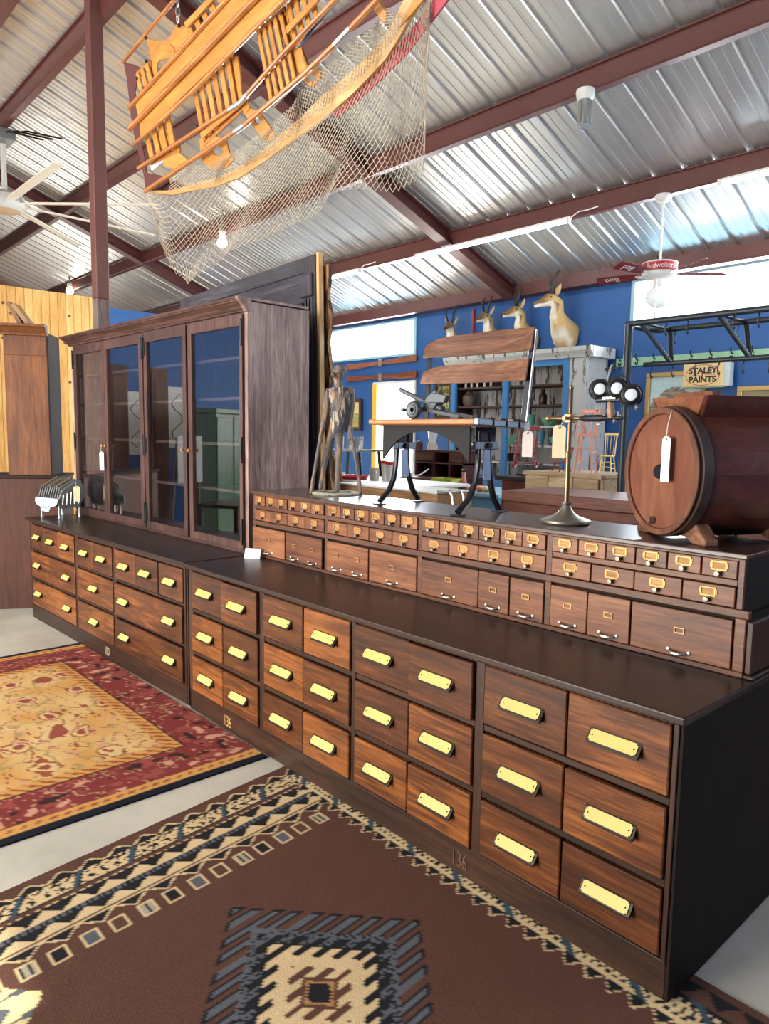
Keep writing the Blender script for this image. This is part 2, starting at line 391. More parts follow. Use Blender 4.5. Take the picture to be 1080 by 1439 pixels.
trim(g, 'dark red eave beam along the top of the back wall')
dsl = Vector((0, 1, -SL)).normalized(); nsl = Vector((0, SL, 1)).normalized()
for xr in (-5.77, -11.9):
    g = G()
    p = Vector((xr, YR, roof_z(YR))); q = Vector((xr, 6.5, roof_z(6.5)))
    for d0, d1, wd in ((0.02, 0.034, 0.15), (0.034, 0.188, 0.014), (0.188, 0.203, 0.18)):
        c = (p + q) / 2 - nsl * ((d0 + d1) / 2); g.obox(c, X3, dsl, nsl, wd / 2, (q - p).length / 2, (d1 - d0) / 2)
    trim(g, 'dark red steel rafter sloping down to the back wall')
# windows and the back door opening
def window(n, x0, x1, z0, z1, y, div, label):
    fm = plain('pale_blue_frame', (150, 196, 214), 0.5)
    o = thing('window_%d' % n, label, 'window', ((x0 + x1) / 2, y, z0)); del o['category']; o['kind'] = 'structure'
    hx = (x1 - x0) / 2; h = z1 - z0
    g = G().box(-hx, hx, -0.03, 0.09, 0, 0.035).box(-hx, hx, -0.03, 0.09, h - 0.035, h).box(-hx, -hx + 0.05, -0.03, 0.09, 0.035, h - 0.035).box(hx - 0.05, hx, -0.03, 0.09, 0.035, h - 0.035)
    g.build('window_frame', fm, o)
    for i in range(div):
        a = -hx + 0.05 + (2 * hx - 0.1) * i / div; b = -hx + 0.05 + (2 * hx - 0.1) * (i + 1) / div
        G().box(a, b, 0.05, 0.056, 0.035, h - 0.035).build('pane', M_glass, o)
window(1, W1[0], W1[1], W1[2], W1[3], 6.6, 1, 'bright horizontal window high on the blue wall')
window(2, W2[0], W2[1], W2[2], W2[3], 6.6, 1, 'long bright window above the hanging rack')
M_yellow = plain('yellow_paint', (238, 190, 70), 0.5)
d = thing('door_1', 'open back doorway full of daylight with yellow jamb', 'door', (-8.36, 6.6, 0)); del d['category']; d['kind'] = 'structure'
G().box(-0.54, -0.42, -0.04, 0.12, 0, 2.46).build('door_jamb', M_yellow, d, 0.004)
G().box(0.49, 0.54, -0.03, 0.12, 0, 2.46).build('door_jamb', M_white, d, 0.004)
G().box(-0.54, 0.54, -0.03, 0.12, 2.46, 2.5).build('door_head', M_white, d, 0.004)
# left pine wall
M_pine = wood('knotty_pine', (206, 148, 76), (232, 180, 104), (246, 206, 136), 'Z', 0.5, rnd=0.3, stretch=10)
wl = struct(G().box(-12.6, -12.52, -6.4, 3.12, 0, 3.93).build('wall_left', M_pine), 'knotty pine board partition at the left end')
pm = G().box(-0.02, 0.0, -0.065, 0.065, 0, 3.95).mesh('plank', M_pine)
M_knot = plain('pine_knot', (112, 62, 30), 0.6)
km = G().lathe([(0.0, 0), (0.022, 0), (0.03, -0.002)], 8, ax=frame3(X3)).mesh('knot', M_knot)
for i in range(30):
    y = 3.05 - i * 0.134
    p = inst(pm, 'plank', wl, 0.006, loc=(-12.5 + random.uniform(-.003, .003), y, 0))
    for k in range(1 + i % 2):
        inst(km, 'knot', p, loc=(0.001, random.uniform(-.04, .04), random.uniform(2.0, 3.9)))
struct(G().box(-12.6, -12.5, 3.12, 6.5, 3.28, 3.80).build('trim_20', M_blue), 'blue painted header board above the far opening')
struct(G().box(-12.62, -12.5, 3.12, 6.5, 3.22, 3.28).build('trim_21', M_white), 'white strip under the blue header board')
struct(G().box(-13.2, -13.1, 3.12, 6.5, 2.2, 3.22).build('trim_22', plain('rust_panel', (136, 84, 70), 0.6)), 'rusty brown panel under the blue header board')
# timber post
po = thing('roof_post', 'square timber roof post, red brown above and weathered grey below', 'post', (-6.57, 0.94, 0))
zt = roof_z(0.94) - 0.02
G().box(-0.065, 0.065, -0.065, 0.065, 2.9, zt).build('upper_post', plain('post_red', (98, 58, 52), 0.6, var=0.15, bscale=5), po, 0.008)
G().box(-0.065, 0.065, -0.065, 0.065, 0, 2.9).build('lower_post', wood('grey_post', (90, 74, 72), (122, 104, 100), (150, 132, 126), 'Z', 0.7, coat=0), po, 0.008)

# ================================================================== RUGS
def rug(name, x0, x1, y0, y1, st, fn, label, shear=0.0, th=0.008, skew=0.0):
    nx = int((x1 - x0) / st) + 1; ny = int((y1 - y0) / st) + 1
    vs = []; cols = []
    for j in range(ny):
        y = y0 + (y1 - y0) * j / (ny - 1)
        for i in range(nx):
            x = x0 + (x1 - x0) * i / (nx - 1)
            vs.append((x - shear * (y - y1) * max(0, (x1 - x) / (x1 - x0)), y + skew * (x - x1), th + 0.0015 * noise.noise(Vector((x * 9, y * 9, 0))))); cols.append(fn(x, y))
    fs = [(j * nx + i, j * nx + i + 1, (j + 1) * nx + i + 1, (j + 1) * nx + i) for j in range(ny - 1) for i in range(nx - 1)]
    # skirt down to the floor
    rim = [i for i in range(nx)] + [j * nx + nx - 1 for j in range(1, ny)] + [(ny - 1) * nx + i for i in range(nx - 2, -1, -1)] + [j * nx for j in range(ny - 2, 0, -1)]
    o = len(vs)
    for i in rim: vs.append((vs[i][0], vs[i][1], 0.0)); cols.append(cols[i])
    k = len(rim); fs += [(rim[a], o + a, o + (a + 1) % k, rim[(a + 1) % k]) for a in range(k)]
    me = bpy.data.meshes.new(name); me.from_pydata(vs, [], fs); me.update(); me.materials.append(vcol('rug_pile', 0.95, 260, 0.22, 0.5))
    a = me.color_attributes.new('Col', 'FLOAT_COLOR', 'POINT')
    flat = []
    for c in cols: flat += [c[0], c[1], c[2], 1.0]
    a.data.foreach_set('color', flat)
    ob = bpy.data.objects.new(name, me); COL.objects.link(ob); return tag(ob, label, 'rug')
def N2(x, y, s, z=0.0): return noise.noise(Vector((x * s, y * s, z)))
c_red = lin((128, 54, 50)); c_red2 = lin((150, 74, 66)); c_cream = lin((216, 184, 126)); c_gold = lin((206, 152, 82)); c_navy = lin((26, 28, 38)); c_tan = lin((186, 138, 84))
c_olive = lin((172, 146, 94)); c_pink = lin((206, 150, 122)); c_rust = lin((150, 84, 54)); c_dark = lin((60, 38, 34))
R1 = (-4.62, -2.08, -3.6, -0.003)
def rug1(x, y):
    e = min(x - R1[0], R1[1] - x, y - R1[2], R1[3] - y + 0.12)
    if e < 0.055: return c_navy
    if e < 0.115:
        u = ((x + y) * 18) % 1.0
        return c_rust if abs(e - 0.085) < 0.01 and u < 0.5 else c_gold
    if e < 0.37:
        n = N2(x, y, 9, 1.0) + 0.5 * N2(x, y, 26, 2.0); n2 = N2(x, y, 14, 5.0)
        if n2 > 0.42: return c_pink
        if n2 < -0.45: return c_dark
        if abs(n) < 0.035: return lin((180, 140, 104))
        return c_red2 if n > 0.3 else c_red
    if e < 0.46:
        if e < 0.376 or e > 0.454: return c_dark
        u = ((x - y) * 16) % 1.0; v = abs(e - 0.415) / 0.045
        return c_rust if abs(u - 0.5) < 0.25 * (1 - v) + 0.02 else c_gold
    a = N2(x * 0.7, y * 1.6, 3.0, 3.0) + 0.6 * N2(x, y, 11, 4.0); b = N2(x, y, 5.2, 8.0); c = N2(x, y, 17, 12.0); q = N2(x * 0.6, y * 1.8, 9, 21.0)
    # scattered blossoms
    cx = round(x / 0.33) * 0.33 + 0.08 * math.sin(round(y / 0.31) * 3.1); cy = round(y / 0.31) * 0.31 + 0.06 * math.sin(round(x / 0.33) * 5.3)
    r = math.hypot((x - cx) * 0.8, y - cy) + 0.03 * c
    if r < 0.03: return c_red2
    if r < 0.05: return c_cream
    if r < 0.06: return c_rust
    if abs(a) < 0.04: return c_olive
    if abs(q) < 0.03: return c_rust
    if b > 0.5: return c_rust if c > 0.1 else c_red2
    if c > 0.42: return c_pink
    t = min(1, max(0, 0.5 + 0.8 * b + 0.3 * a)); return tuple(c_cream[i] * t + c_gold[i] * (1 - t) for i in range(3))
rug('patterned_rug', *R1, 0.011, rug1, 'cream and red floral rug with dark edge before the far counter', skew=0.010)
k_br = lin((92, 62, 50)); k_bk = lin((34, 33, 35)); k_tan = lin((214, 186, 140)); k_gr = lin((92, 95, 99)); k_blu = lin((62, 78, 88))
RX = -1.96
def tri(u): u = u % 1.0; return 2 * abs(u - 0.5)
def rug2(x, y):
    d = x - RX; v = -y           # distance from far edge, distance from the counter side
    sd = 0.17 - y                # distance from the long edge beneath the counter
    def side(s):
        # border along a long edge, s measured inwards
        if s < 0.03: return k_br
        if s < 0.10:
            return k_bk if s - 0.03 < 0.06 * tri(x / 0.10) else k_br
        if s < 0.205:
            u = (x / 0.24) % 1.0; w_ = (s - 0.10) / 0.105
            if abs(u - 0.5 * w_ - 0.2) < 0.08: return k_blu
            return k_tan if N2(x, s, 45, 3.) + 0.9 * math.sin(18 * u * PI) * math.sin(w_ * 9) > -0.12 and w_ > 0.12 or w_ > 0.88 else k_bk
        if s < 0.262:
            h = 0.055 * tri(x / 0.075)
            if abs(s - 0.205 - h) < 0.005: return k_tan
            return k_bk if s - 0.205 < h else None
        return None
    if d < 0.035: return k_br
    if d < 0.085:
        h = 0.048 * tri(y / 0.11)
        if abs(d - 0.085 + h) < 0.006: return k_tan
        return k_bk if d - 0.085 + h > 0 else k_br
    if sd < 0.262 and d > sd * 0.75:
        c = side(sd)
        if c: return c
    if d < 0.185:
        w_ = (d - 0.085) / 0.10; u = (y / 0.21 + 0.25 * w_) % 1.0
        if u < 0.11: return k_blu
        if u < 0.14 or w_ < 0.07 or w_ > 0.93: return k_bk
        uu = (u - 0.14) / 0.86
        q = math.sin(uu * PI * 7 + 2.5 * math.sin(w_ * 5)) * math.sin(w_ * PI * 2.2 + 0.5)
        return k_bk if q > 0.55 or abs(N2(x, y, 40, 9.)) < 0.06 else k_tan
    if d < 0.20: return k_br
    if d < 0.212: return k_tan if (y / 0.03) % 1.0 < 0.5 else k_br
    if d < 0.275:
        h = 0.05 * tri(y / 0.115 + 1.6 * (d - 0.212)); return k_bk if d - 0.218 < h else k_tan
    if d < 0.30: return k_gr if (y / 0.014) % 1.0 < 0.6 else k_bk
    if d < 0.365:
        h = 0.05 * tri(y / 0.115 + 1.6 * (d - 0.30)); return k_bk if d - 0.305 < h else k_tan
    if d < 0.372: return k_br
    if d < 0.378: return k_tan
    if d < 0.43:
        h = 0.05 * tri(y / 0.12)
        if abs(d - 0.378 - h) < 0.005: return k_tan
        return k_bk if d - 0.378 < h else k_br
    if 0.44 < d < 0.515 and y < -0.09:
        i = math.floor(y / 0.098); u = (y / 0.098) % 1.0; w_ = (d - 0.44) / 0.075
        if 0.12 < u < 0.72:
            edge = u < 0.2 or u > 0.64 or w_ < 0.1 or w_ > 0.9
            kind = int(i) % 4
            if edge: return k_tan
            return (k_gr, k_br, lin((166, 158, 136)), k_bk)[kind] if kind != 2 or (y / 0.012) % 1.0 < 0.7 else k_bk
    # stepped medallion
    mx, my = -0.755, -0.725
    dx = x - mx; dy = y - my
    def comb(r0, per, depth):
        a = abs(dx) * 0.84 + abs(dy)
        return a < r0 + (depth if (dx / per + 0.25) % 1.0 < 0.5 else 0.0)
    if comb(0.045, 0.05, 0.0): return k_bk
    if comb(0.056, 0.05, 0.0): return lin((176, 130, 84))
    if comb(0.075, 0.05, 0.05): return k_br
    if comb(0.18, 0.05, 0.05): return k_tan
    if comb(0.24, 0.055, 0.05): return k_bk
    if comb(0.32, 0.055, 0.0): return k_gr if N2(x, y, 120, 2.) > -0.12 else k_bk
    t = (dx / 0.055 + 0.25) % 1.0; a = abs(dx) * 0.84 + abs(dy)
    if a < 0.44:
        if t < 0.5: return k_gr if (a < 0.425 and 0.06 < t < 0.44) else k_bk
        if t < 0.58 or t > 0.92: return k_bk
    # second motif near the left foot of the picture
    mx2, my2 = -1.36, -1.68
    t2 = abs(x - mx2) * 0.8 + abs(y - my2)
    if t2 < 0.36:
        u = (t2 / 0.09) % 1.0; q = ((x - mx2) / 0.11) % 1.0
        return (k_tan, lin((196, 150, 120)), k_gr, lin((228, 206, 150)))[int(t2 / 0.09) % 4] if abs(q - 0.5) > 0.12 * u else k_gr
    return k_br
rug('brown_geometric_rug', RX, 1.2, -2.6, 0.17, 0.0085, rug2, 'dark brown rug with stepped grey and tan medallion in the foreground', shear=0.13)

# ================================================================== DRAWER COUNTERS
MC = {}
def drawer_mesh(wd, ht, mat, th=0.022):
    k = ('d', round(wd, 3), round(ht, 3), mat.name)
    if k not in MC: MC[k] = G().box(-wd / 2, wd / 2, -th / 2, th / 2, -ht / 2, ht / 2).mesh('drawer', mat)
    return MC[k]
def pull_meshes(wd):
    if ('p', wd) in MC: return MC[('p', wd)]
    h = wd / 2; g = G()
    # wedge shaped label pull, open below, side cheeks
    top, bot, dep = 0.020, -0.013, 0.025
    g.plate([(-h, 0, top), (h, 0, top), (h, -dep, bot), (-h, -dep, bot)], Vector((0, -(top - bot), -dep)).cross(X3).cross(X3), 0.003)
    for sx in (-h, h): g.plate([(sx, 0, top), (sx, -dep, bot), (sx, -dep + 0.004, bot - 0.007), (sx, 0, bot + 0.004)], X3, 0.004)
    g.box(-h, h, -0.003, 0, bot - 0.004, top + 0.003); g.box(-h, h, -dep, -dep + 0.004, bot - 0.008, bot + 0.002)
    a = g.mesh('drawer_pull', M_bronze)
    # card with notched corners lying on the slope
    d = Vector((0, -dep, bot - top)); ln = d.length; d.normalize(); nn = Vector((0, d.z, -d.y)); nn = nn if nn.y < 0 else -nn
    o = Vector((0, 0, top)) + nn * 0.0035
    hw = h - 0.006; t0, t1, nt = 0.002, ln - 0.002, 0.005
    pl = [(-hw + nt, t0), (hw - nt, t0), (hw - nt, t0 + nt), (hw, t0 + nt), (hw, t1 - nt), (hw - nt, t1 - nt), (hw - nt, t1), (-hw + nt, t1), (-hw + nt, t1 - nt), (-hw, t1 - nt), (-hw, t0 + nt), (-hw + nt, t0 + nt)]
    b = G().plate([o + X3 * x + d * t for x, t in pl], nn, 0.0015).mesh('label_card', M_card)
    g = G()
    for sx in (-1, 1): g.ball(o + X3 * (sx * (hw - 0.009)) + d * (ln / 2) + nn * 0.001, 0.0028, 6)
    c = g.mesh('card_pin', M_bronze)
    MC[('p', wd)] = (a, b, c); return MC[('p', wd)]
def add_drawer(root, x0, x1, z0, z1, yf, pulls, wd=0.165, mat=None, zoff=0.0, tilt=0.0):
    mat = mat or M_oak; g_ = 0.0035
    yy = yf + random.uniform(-0.003, 0.002)
    d = inst(drawer_mesh(x1 - x0 - 2 * g_, z1 - z0 - 2 * g_, mat), 'drawer', root, 0.0035, 1, loc=((x0 + x1) / 2, yy, (z0 + z1) / 2), rot=(0, tilt, random.uniform(-0.004, 0.004)))
    for px in pulls:
        a, b, c = pull_meshes(wd); l = (px - (x0 + x1) / 2, -0.011, zoff)
        inst(a, 'drawer_pull', d, loc=l); inst(b, 'label_card', d, loc=l); inst(c, 'card_pin', d, loc=l)
    return d
def numerals(root, txt, x, z, y, col):
    mt = plain('numeral_' + str(col[0]), col, 0.6)
    o = inst(text_mesh(txt, 0.085, mt, 'painted_number', 0.0006), 'painted_number', root, loc=(x, y, z), rot=(PI / 2, 0, 0)); o.scale = (0.62, 1, 1)

# ---- near counter: four bays, three rows
rc = thing('drawer_counter', 'long dark oak counter with yellow carded drawers in the foreground', 'counter', (-1.45, 0.4, 0))
def L_(g): # shift geometry given in world to the counter's origin
    g.v = [(v[0] + 1.45, v[1] - 0.4, v[2]) for v in g.v]; return g
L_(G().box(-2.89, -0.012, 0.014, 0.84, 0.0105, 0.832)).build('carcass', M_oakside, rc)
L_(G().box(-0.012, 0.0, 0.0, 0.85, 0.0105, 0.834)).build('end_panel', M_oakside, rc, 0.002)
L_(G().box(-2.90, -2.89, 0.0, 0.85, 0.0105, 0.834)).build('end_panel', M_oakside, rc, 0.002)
L_(G().box(-2.93, 0.006, -0.016, 0.85, 0.836, 0.86)).build('counter_top', M_oaktop, rc, 0.005, 2)
L_(G().box(-2.89, -0.012, 0.0, 0.014, 0.0105, 0.118)).build('plinth', M_oakframe, rc, 0.003)
L_(G().box(-2.89, -0.012, -0.006, 0.014, 0.118, 0.132)).build('plinth_ledge', M_oakframe, rc, 0.003)
bays = [(-2.84, -2.143), (-2.098, -1.424), (-1.398, -0.742), (-0.702, -0.028)]
edges = [(-2.89, -2.84), (-2.143, -2.098), (-1.424, -1.398), (-0.742, -0.702), (-0.028, -0.012)]
for a, b in edges: L_(G().box(a, b, -0.006, 0.014, 0.132, 0.834)).build('stile', M_oakv, rc, 0.002)
rows = [(0.618, 0.832), (0.374, 0.590), (0.138, 0.346)]
for a, b in bays:
    for z0, z1 in ((0.590, 0.618), (0.346, 0.374)): L_(G().box(a, b, -0.004, 0.014, z0 + 0.003, z1 - 0.003)).build('rail', M_oakframe, rc, 0.002)
    L_(G().box(a, b, -0.002, 0.014, 0.830, 0.836)).build('rail', M_oakframe, rc)
yl = -0.4 - 0.004
for bi, (a, b) in enumerate(bays):
    mid = (a + b) / 2
    for ri, (z0, z1) in enumerate(rows):
        q = (b - a) / 4; A, B = a + 1.45, b + 1.45; Mx = mid + 1.45
        if bi in (0, 2) and ri == 0:
            # a wide drawer dressed as a pair: one drawer behind two leaves
            add_drawer(rc, A, Mx + 0.0035, z0, z1, yl, [A + q * 0.96], tilt=0.0)
            add_drawer(rc, Mx - 0.0035, B, z0 - 0.004, z1 - 0.004, yl - 0.007, [B - q * 1.04])
        else:
            add_drawer(rc, A, Mx, z0, z1, yl, [A + q], tilt=random.uniform(-.003, .003))
            add_drawer(rc, Mx, B, z0, z1, yl, [B - q], tilt=random.uniform(-.003, .003))
numerals(rc, '136', -2.47 + 1.45, 0.062, -0.4022, (176, 134, 78))
numerals(rc, '136', -0.80 + 1.45, 0.066, -0.4022, (84, 54, 36))

# ---- far counter
AL = math.radians(1.6); OL = Vector((-2.95, 0.02, 0))
lc = thing('drawer_counter', 'far drawer counter carrying the glazed cabinet, with wide lower drawers', 'counter', OL, AL)
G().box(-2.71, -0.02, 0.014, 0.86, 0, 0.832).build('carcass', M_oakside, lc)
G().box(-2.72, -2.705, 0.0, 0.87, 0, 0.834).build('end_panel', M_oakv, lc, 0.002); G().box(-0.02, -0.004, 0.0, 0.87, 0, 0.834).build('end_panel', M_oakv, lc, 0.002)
G().box(-2.77, 0.006, -0.022, 0.89, 0.836, 0.86).build('counter_top', M_oaktop, lc, 0.005, 2)
G().box(-2.705, -0.02, -0.001, 0.014, 0, 0.112).build('plinth', M_oakframe, lc, 0.003)
G().box(-2.705, -0.02, -0.006, 0.014, 0.112, 0.124).build('plinth_ledge', M_oakframe, lc, 0.003)
for a, b in ((-2.705, -2.655), (-1.70, -1.652), (-1.022, -0.978), (-0.04, -0.02)): G().box(a, b, -0.006, 0.014, 0.124, 0.834).build('stile', M_oakv, lc, 0.002)
for a, b in ((-2.655, -1.70), (-1.652, -1.022), (-0.978, -0.04)):
    for z in (0.346, 0.590): G().box(a, b, -0.004, 0.014, z + 0.002, z + 0.018).build('rail', M_oakframe, lc, 0.002)
    G().box(a, b, -0.002, 0.014, 0.818, 0.836).build('rail', M_oakframe, lc)
yf = -0.004; pw = 0.145
R = [(0.610, 0.816), (0.366, 0.588), (0.128, 0.344)]
add_drawer(lc, -2.655, -2.336, *R[0], yf, [-2.50], pw); add_drawer(lc, -2.336, -2.02, *R[0], yf, [-2.18], pw); add_drawer(lc, -2.02, -1.70, *R[0], yf, [-1.86], pw)
for r_ in R[1:]: add_drawer(lc, -2.655, -1.70, *r_, yf, [-2.50, -1.86], pw)
add_drawer(lc, -1.652, -1.345, *R[0], yf, [-1.50], pw); add_drawer(lc, -1.345, -1.022, *R[0], yf, [-1.18], pw)
for r_ in R[1:]: add_drawer(lc, -1.652, -1.022, *r_, yf, [-1.34], pw)
add_drawer(lc, -0.978, -0.655, *R[0], yf, [-0.82], pw); add_drawer(lc, -0.655, -0.35, *R[0], yf, [-0.51], pw); add_drawer(lc, -0.345, -0.04, *R[0], yf, [-0.19], pw)
for r_ in R[1:]: add_drawer(lc, -0.978, -0.04, *r_, yf - 0.006, [-0.82, -0.19], pw)
numerals(lc, '100', -1.17, 0.058, -0.0022, (170, 150, 120))

# ================================================================== BANK OF SMALL DRAWERS
ub = thing('small_drawer_cabinet', 'long low bank of little label-framed drawers on the near counter', 'cabinet', (-1.5, 0.63, 0.8605))
def U(g): g.v = [(v[0] + 1.5, v[1] - 0.63, v[2] - 0.8605) for v in g.v]; return g
YU = 0.448; YBK = 0.83
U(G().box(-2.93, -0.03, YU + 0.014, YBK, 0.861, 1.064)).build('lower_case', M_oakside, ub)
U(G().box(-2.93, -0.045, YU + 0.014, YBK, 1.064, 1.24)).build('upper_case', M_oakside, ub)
U(G().box(-2.95, -0.035, YU - 0.012, YBK + 0.01, 1.2405, 1.258)).build('top_board', wood('bank_top', (50, 34, 26), (70, 48, 36), (92, 66, 50), 'X', 0.28, coat=0.4, rnd=0.05), ub, 0.004, 2)
U(G().box(-2.93, -0.03, YU - 0.004, YU + 0.014, 0.861, 0.878)).build('bottom_rail', M_upperfr, ub, 0.002)
U(G().box(-2.93, -0.02, YU - 0.006, YU + 0.014, 1.052, 1.079)).build('waist_moulding', M_upperfr, ub, 0.004, 2)
ubays = [(-2.905, -2.215), (-2.187, -1.502), (-1.474, -0.79), (-0.762, -0.065)]
for a, b in ((-2.93, -2.905), (-2.215, -2.187), (-1.502, -1.474), (-0.79, -0.762), (-0.065, -0.045)):
    U(G().box(a, b, YU, YU + 0.014, 1.079, 1.24)).build('stile', M_upperfr, ub, 0.002)
    U(G().box(a - (0.0 if a > -2.92 else 0.0), b, YU, YU + 0.014, 0.878, 1.052)).build('stile', M_upperfr, ub, 0.002)
U(G().box(-0.065, -0.03, YU - 0.002, YU + 0.014, 0.878, 1.052)).build('corner_pilaster', M_upperfr, ub, 0.003)
U(G().box(-0.03, -0.008, YU + 0.004, YBK - 0.02, 0.875, 1.045)).build('end_panel', M_oakv, ub, 0.004)
U(G().box(-0.03, 0.004, YU - 0.002, YBK, 0.861, 0.873)).build('end_foot', M_oakframe, ub, 0.003)
for a, b in ubays:
    U(G().box(a, b, YU, YU + 0.014, 1.151, 1.172)).build('rail', M_upperfr, ub, 0.002)
    U(G().box(a, b, YU, YU + 0.014, 1.233, 1.241)).build('rail', M_upperfr, ub)
def label_frame(wd, ht, t, depth, ears):
    g = G(); h, v = wd / 2, ht / 2
    g.box(-h, h, -depth, 0, v - t, v).box(-h, h, -depth, 0, -v, -v + t).box(-h, -h + t, -depth, 0, -v + t, v - t).box(h - t, h, -depth, 0, -v + t, v - t)
    if ears:
        for s_ in (-1, 1): g.box(s_ * h - 0.004, s_ * h + 0.004, -depth * 0.7, 0, -0.008, 0.008)
        g.box(-0.008, 0.008, -depth * 0.7, 0, -v - 0.006, -v)
    return g.mesh('label_frame', M_brass)
LF = label_frame(0.05, 0.030, 0.0045, 0.004, True); LF2 = label_frame(0.036, 0.021, 0.0035, 0.004, False)
axk = frame3((0, -1, 0)); 
KN = G().lathe([(0, 0), (0.0055, 0), (0.0045, 0.008), (0.0085, 0.011), (0.010, 0.015), (0.0085, 0.020), (0, 0.021)], 10, ax=axk).mesh('knob', M_knob)
g = G()
for s_ in (-1, 1): g.lathe([(0, 0), (0.0075, 0), (0.0075, 0.003), (0.004, 0.005), (0, 0.005)], 10, o=(s_ * 0.036, 0, 0), ax=axk)
g.tube([(-0.032, -0.003, 0), (-0.024, -0.014, -0.003), (-0.012, -0.020, -0.005), (0.012, -0.020, -0.005), (0.024, -0.014, -0.003), (0.032, -0.003, 0)], [0.003, 0.005, 0.0065, 0.0065, 0.005, 0.003], 8)
BH = g.mesh('bar_handle', M_steel)
INSERT = G().box(-0.021, 0.021, -0.001, 0, -0.0105, 0.0105).mesh('label_insert', wood('old_label', (120, 84, 44), (156, 112, 62), (190, 146, 88), 'X', 0.6))
def tiny(x0, x1, z0, z1, fx, big=False):
    gp = 0.0022
    d = inst(drawer_mesh(x1 - x0 - 2 * gp, z1 - z0 - 2 * gp, M_upper, 0.016), 'drawer', ub, 0.002, 1,
             loc=((x0 + x1) / 2 + 1.5, YU - 0.63 + 0.003 + random.uniform(-0.004, 0.001), (z0 + z1) / 2 - 0.8605), rot=(0, random.uniform(-.004, .004), 0))
    h = z1 - z0
    for x in fx:
        dx = x - (x0 + x1) / 2
        if big:
            inst(LF2, 'label_frame', d, loc=(dx, -0.008, 0.012)); inst(BH, 'bar_handle', d, loc=(dx, -0.008, -h / 2 + 0.022))
        else:
            inst(LF, 'label_frame', d, loc=(dx, -0.008, 0.008)); inst(INSERT, 'label_insert', d, loc=(dx, -0.008, 0.008)); inst(KN, 'knob', d, loc=(dx, -0.008, -0.0175))
for bi, (a, b) in enumerate(ubays):
    s6 = (b - a) / 6; s4 = (b - a) / 4
    for i in range(6): tiny(a + i * s6, a + (i + 1) * s6, 1.172, 1.234, [a + (i + 0.5) * s6])
    n4 = [(0, 1), (1, 2), (2, 3), (3, 4)]
    for i, j in n4: tiny(a + i * s4, a + j * s4, 1.081, 1.150, [a + (i + 0.5) * s4])
for a, b, fx in ((-2.93, -2.582, [-2.75]), (-2.58, -2.232, [-2.49, -2.32]), (-2.187, -1.845, [-2.10, -1.93]), (-1.843, -1.502, [-1.67]),
                 (-1.474, -1.128, [-1.30]), (-1.126, -0.96, [-1.043]), (-0.958, -0.79, [-0.875]), (-0.762, -0.596, [-0.68]), (-0.594, -0.42, [-0.505]), (-0.418, -0.067, [-0.24])):
    tiny(a, b, 0.879, 1.043, fx, True)

# ================================================================== GLAZED CABINET (stands on the far counter)
gc = thing('glazed_cabinet', 'tall dark wood display cabinet with four glass doors', 'cabinet', OL + Vector((0, 0, 0.8605)), AL)
v0, v1 = 0.42, 0.885; zt = 2.325 - 0.8605; zc = 2.41 - 0.8605
M_cab_back = M_cabin
G().box(-2.81, -2.775, v0, v1, 0, zt).build('side_panel', M_cabside, gc, 0.002); G().box(-0.05, -0.016, v0 + 0.002, v1, 0, zt + 0.06).build('side_panel', M_cabside, gc, 0.002, label='grey-brown oak side panel, lightened as if lit, with vertical grain')
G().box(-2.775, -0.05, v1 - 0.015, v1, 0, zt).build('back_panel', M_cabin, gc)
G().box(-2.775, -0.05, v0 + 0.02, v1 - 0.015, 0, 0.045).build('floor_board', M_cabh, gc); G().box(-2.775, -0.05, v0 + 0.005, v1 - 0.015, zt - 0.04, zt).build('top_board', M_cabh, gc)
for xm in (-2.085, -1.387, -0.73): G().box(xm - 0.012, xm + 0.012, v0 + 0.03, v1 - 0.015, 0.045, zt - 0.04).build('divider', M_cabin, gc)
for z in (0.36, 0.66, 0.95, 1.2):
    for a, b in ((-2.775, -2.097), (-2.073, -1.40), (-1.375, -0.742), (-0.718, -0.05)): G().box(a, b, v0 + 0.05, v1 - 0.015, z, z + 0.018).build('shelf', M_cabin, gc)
# cornice: stepped cove swept across the front and returned at the right end
g = G(); pf = [(0.0, 0.0), (-0.010, 0.003), (-0.010, 0.012), (-0.016, 0.018), (-0.026, 0.035), (-0.045, 0.052), (-0.058, 0.058), (-0.058, 0.065), (-0.066, 0.068), (-0.066, 0.083), (0.03, 0.083), (0.03, 0.0)]
n = len(pf)
g.add([(-2.83 + min(0, y), v0 + y, zt + z) for y, z in pf] + [(-0.045 , v0 + y, zt + z) for y, z in pf], [tuple(range(n)), tuple(reversed(range(n, 2 * n)))] + [(i, n + i, n + (i + 1) % n, (i + 1) % n) for i in range(n)])
g.build('cornice', M_cabh, gc)
g = G(); g.plate([Vector((-0.03, v0 + y, zt + z)) for y, z in pf], X3, 0.035); g.build('cornice_end', M_cabside, gc, 0.002)
G().box(-2.80, -0.02, v0 - 0.05, v1, zc - 0.016, zc).build('cornice_top', M_cabside, gc, 0.002)
G().box(-2.775, -0.05, v0, v0 + 0.02, zt - 0.03, zt).build('head_rail', M_cabh, gc, 0.002)
G().box(-2.80, -0.02, v0 - 0.008, v0 + 0.02, 0.0, 0.022).build('foot_rail', M_cabh, gc, 0.002)
hg = G().box(-0.011, 0.011, -0.004, 0, -0.055, 0.055).cyl((0.009, -0.006, -0.07), (0.009, -0.006, 0.07), 0.0055, 8).ball((0.009, -0.006, 0.074), 0.007, 8).ball((0.009, -0.006, -0.074), 0.007, 8).mesh('hinge', M_iron)
kb = G().lathe([(0, 0), (0.012, 0), (0.006, 0.006), (0.005, 0.012), (0.012, 0.018), (0.013, 0.024), (0.008, 0.03), (0, 0.031)], 10, ax=axk).mesh('knob', M_brass)
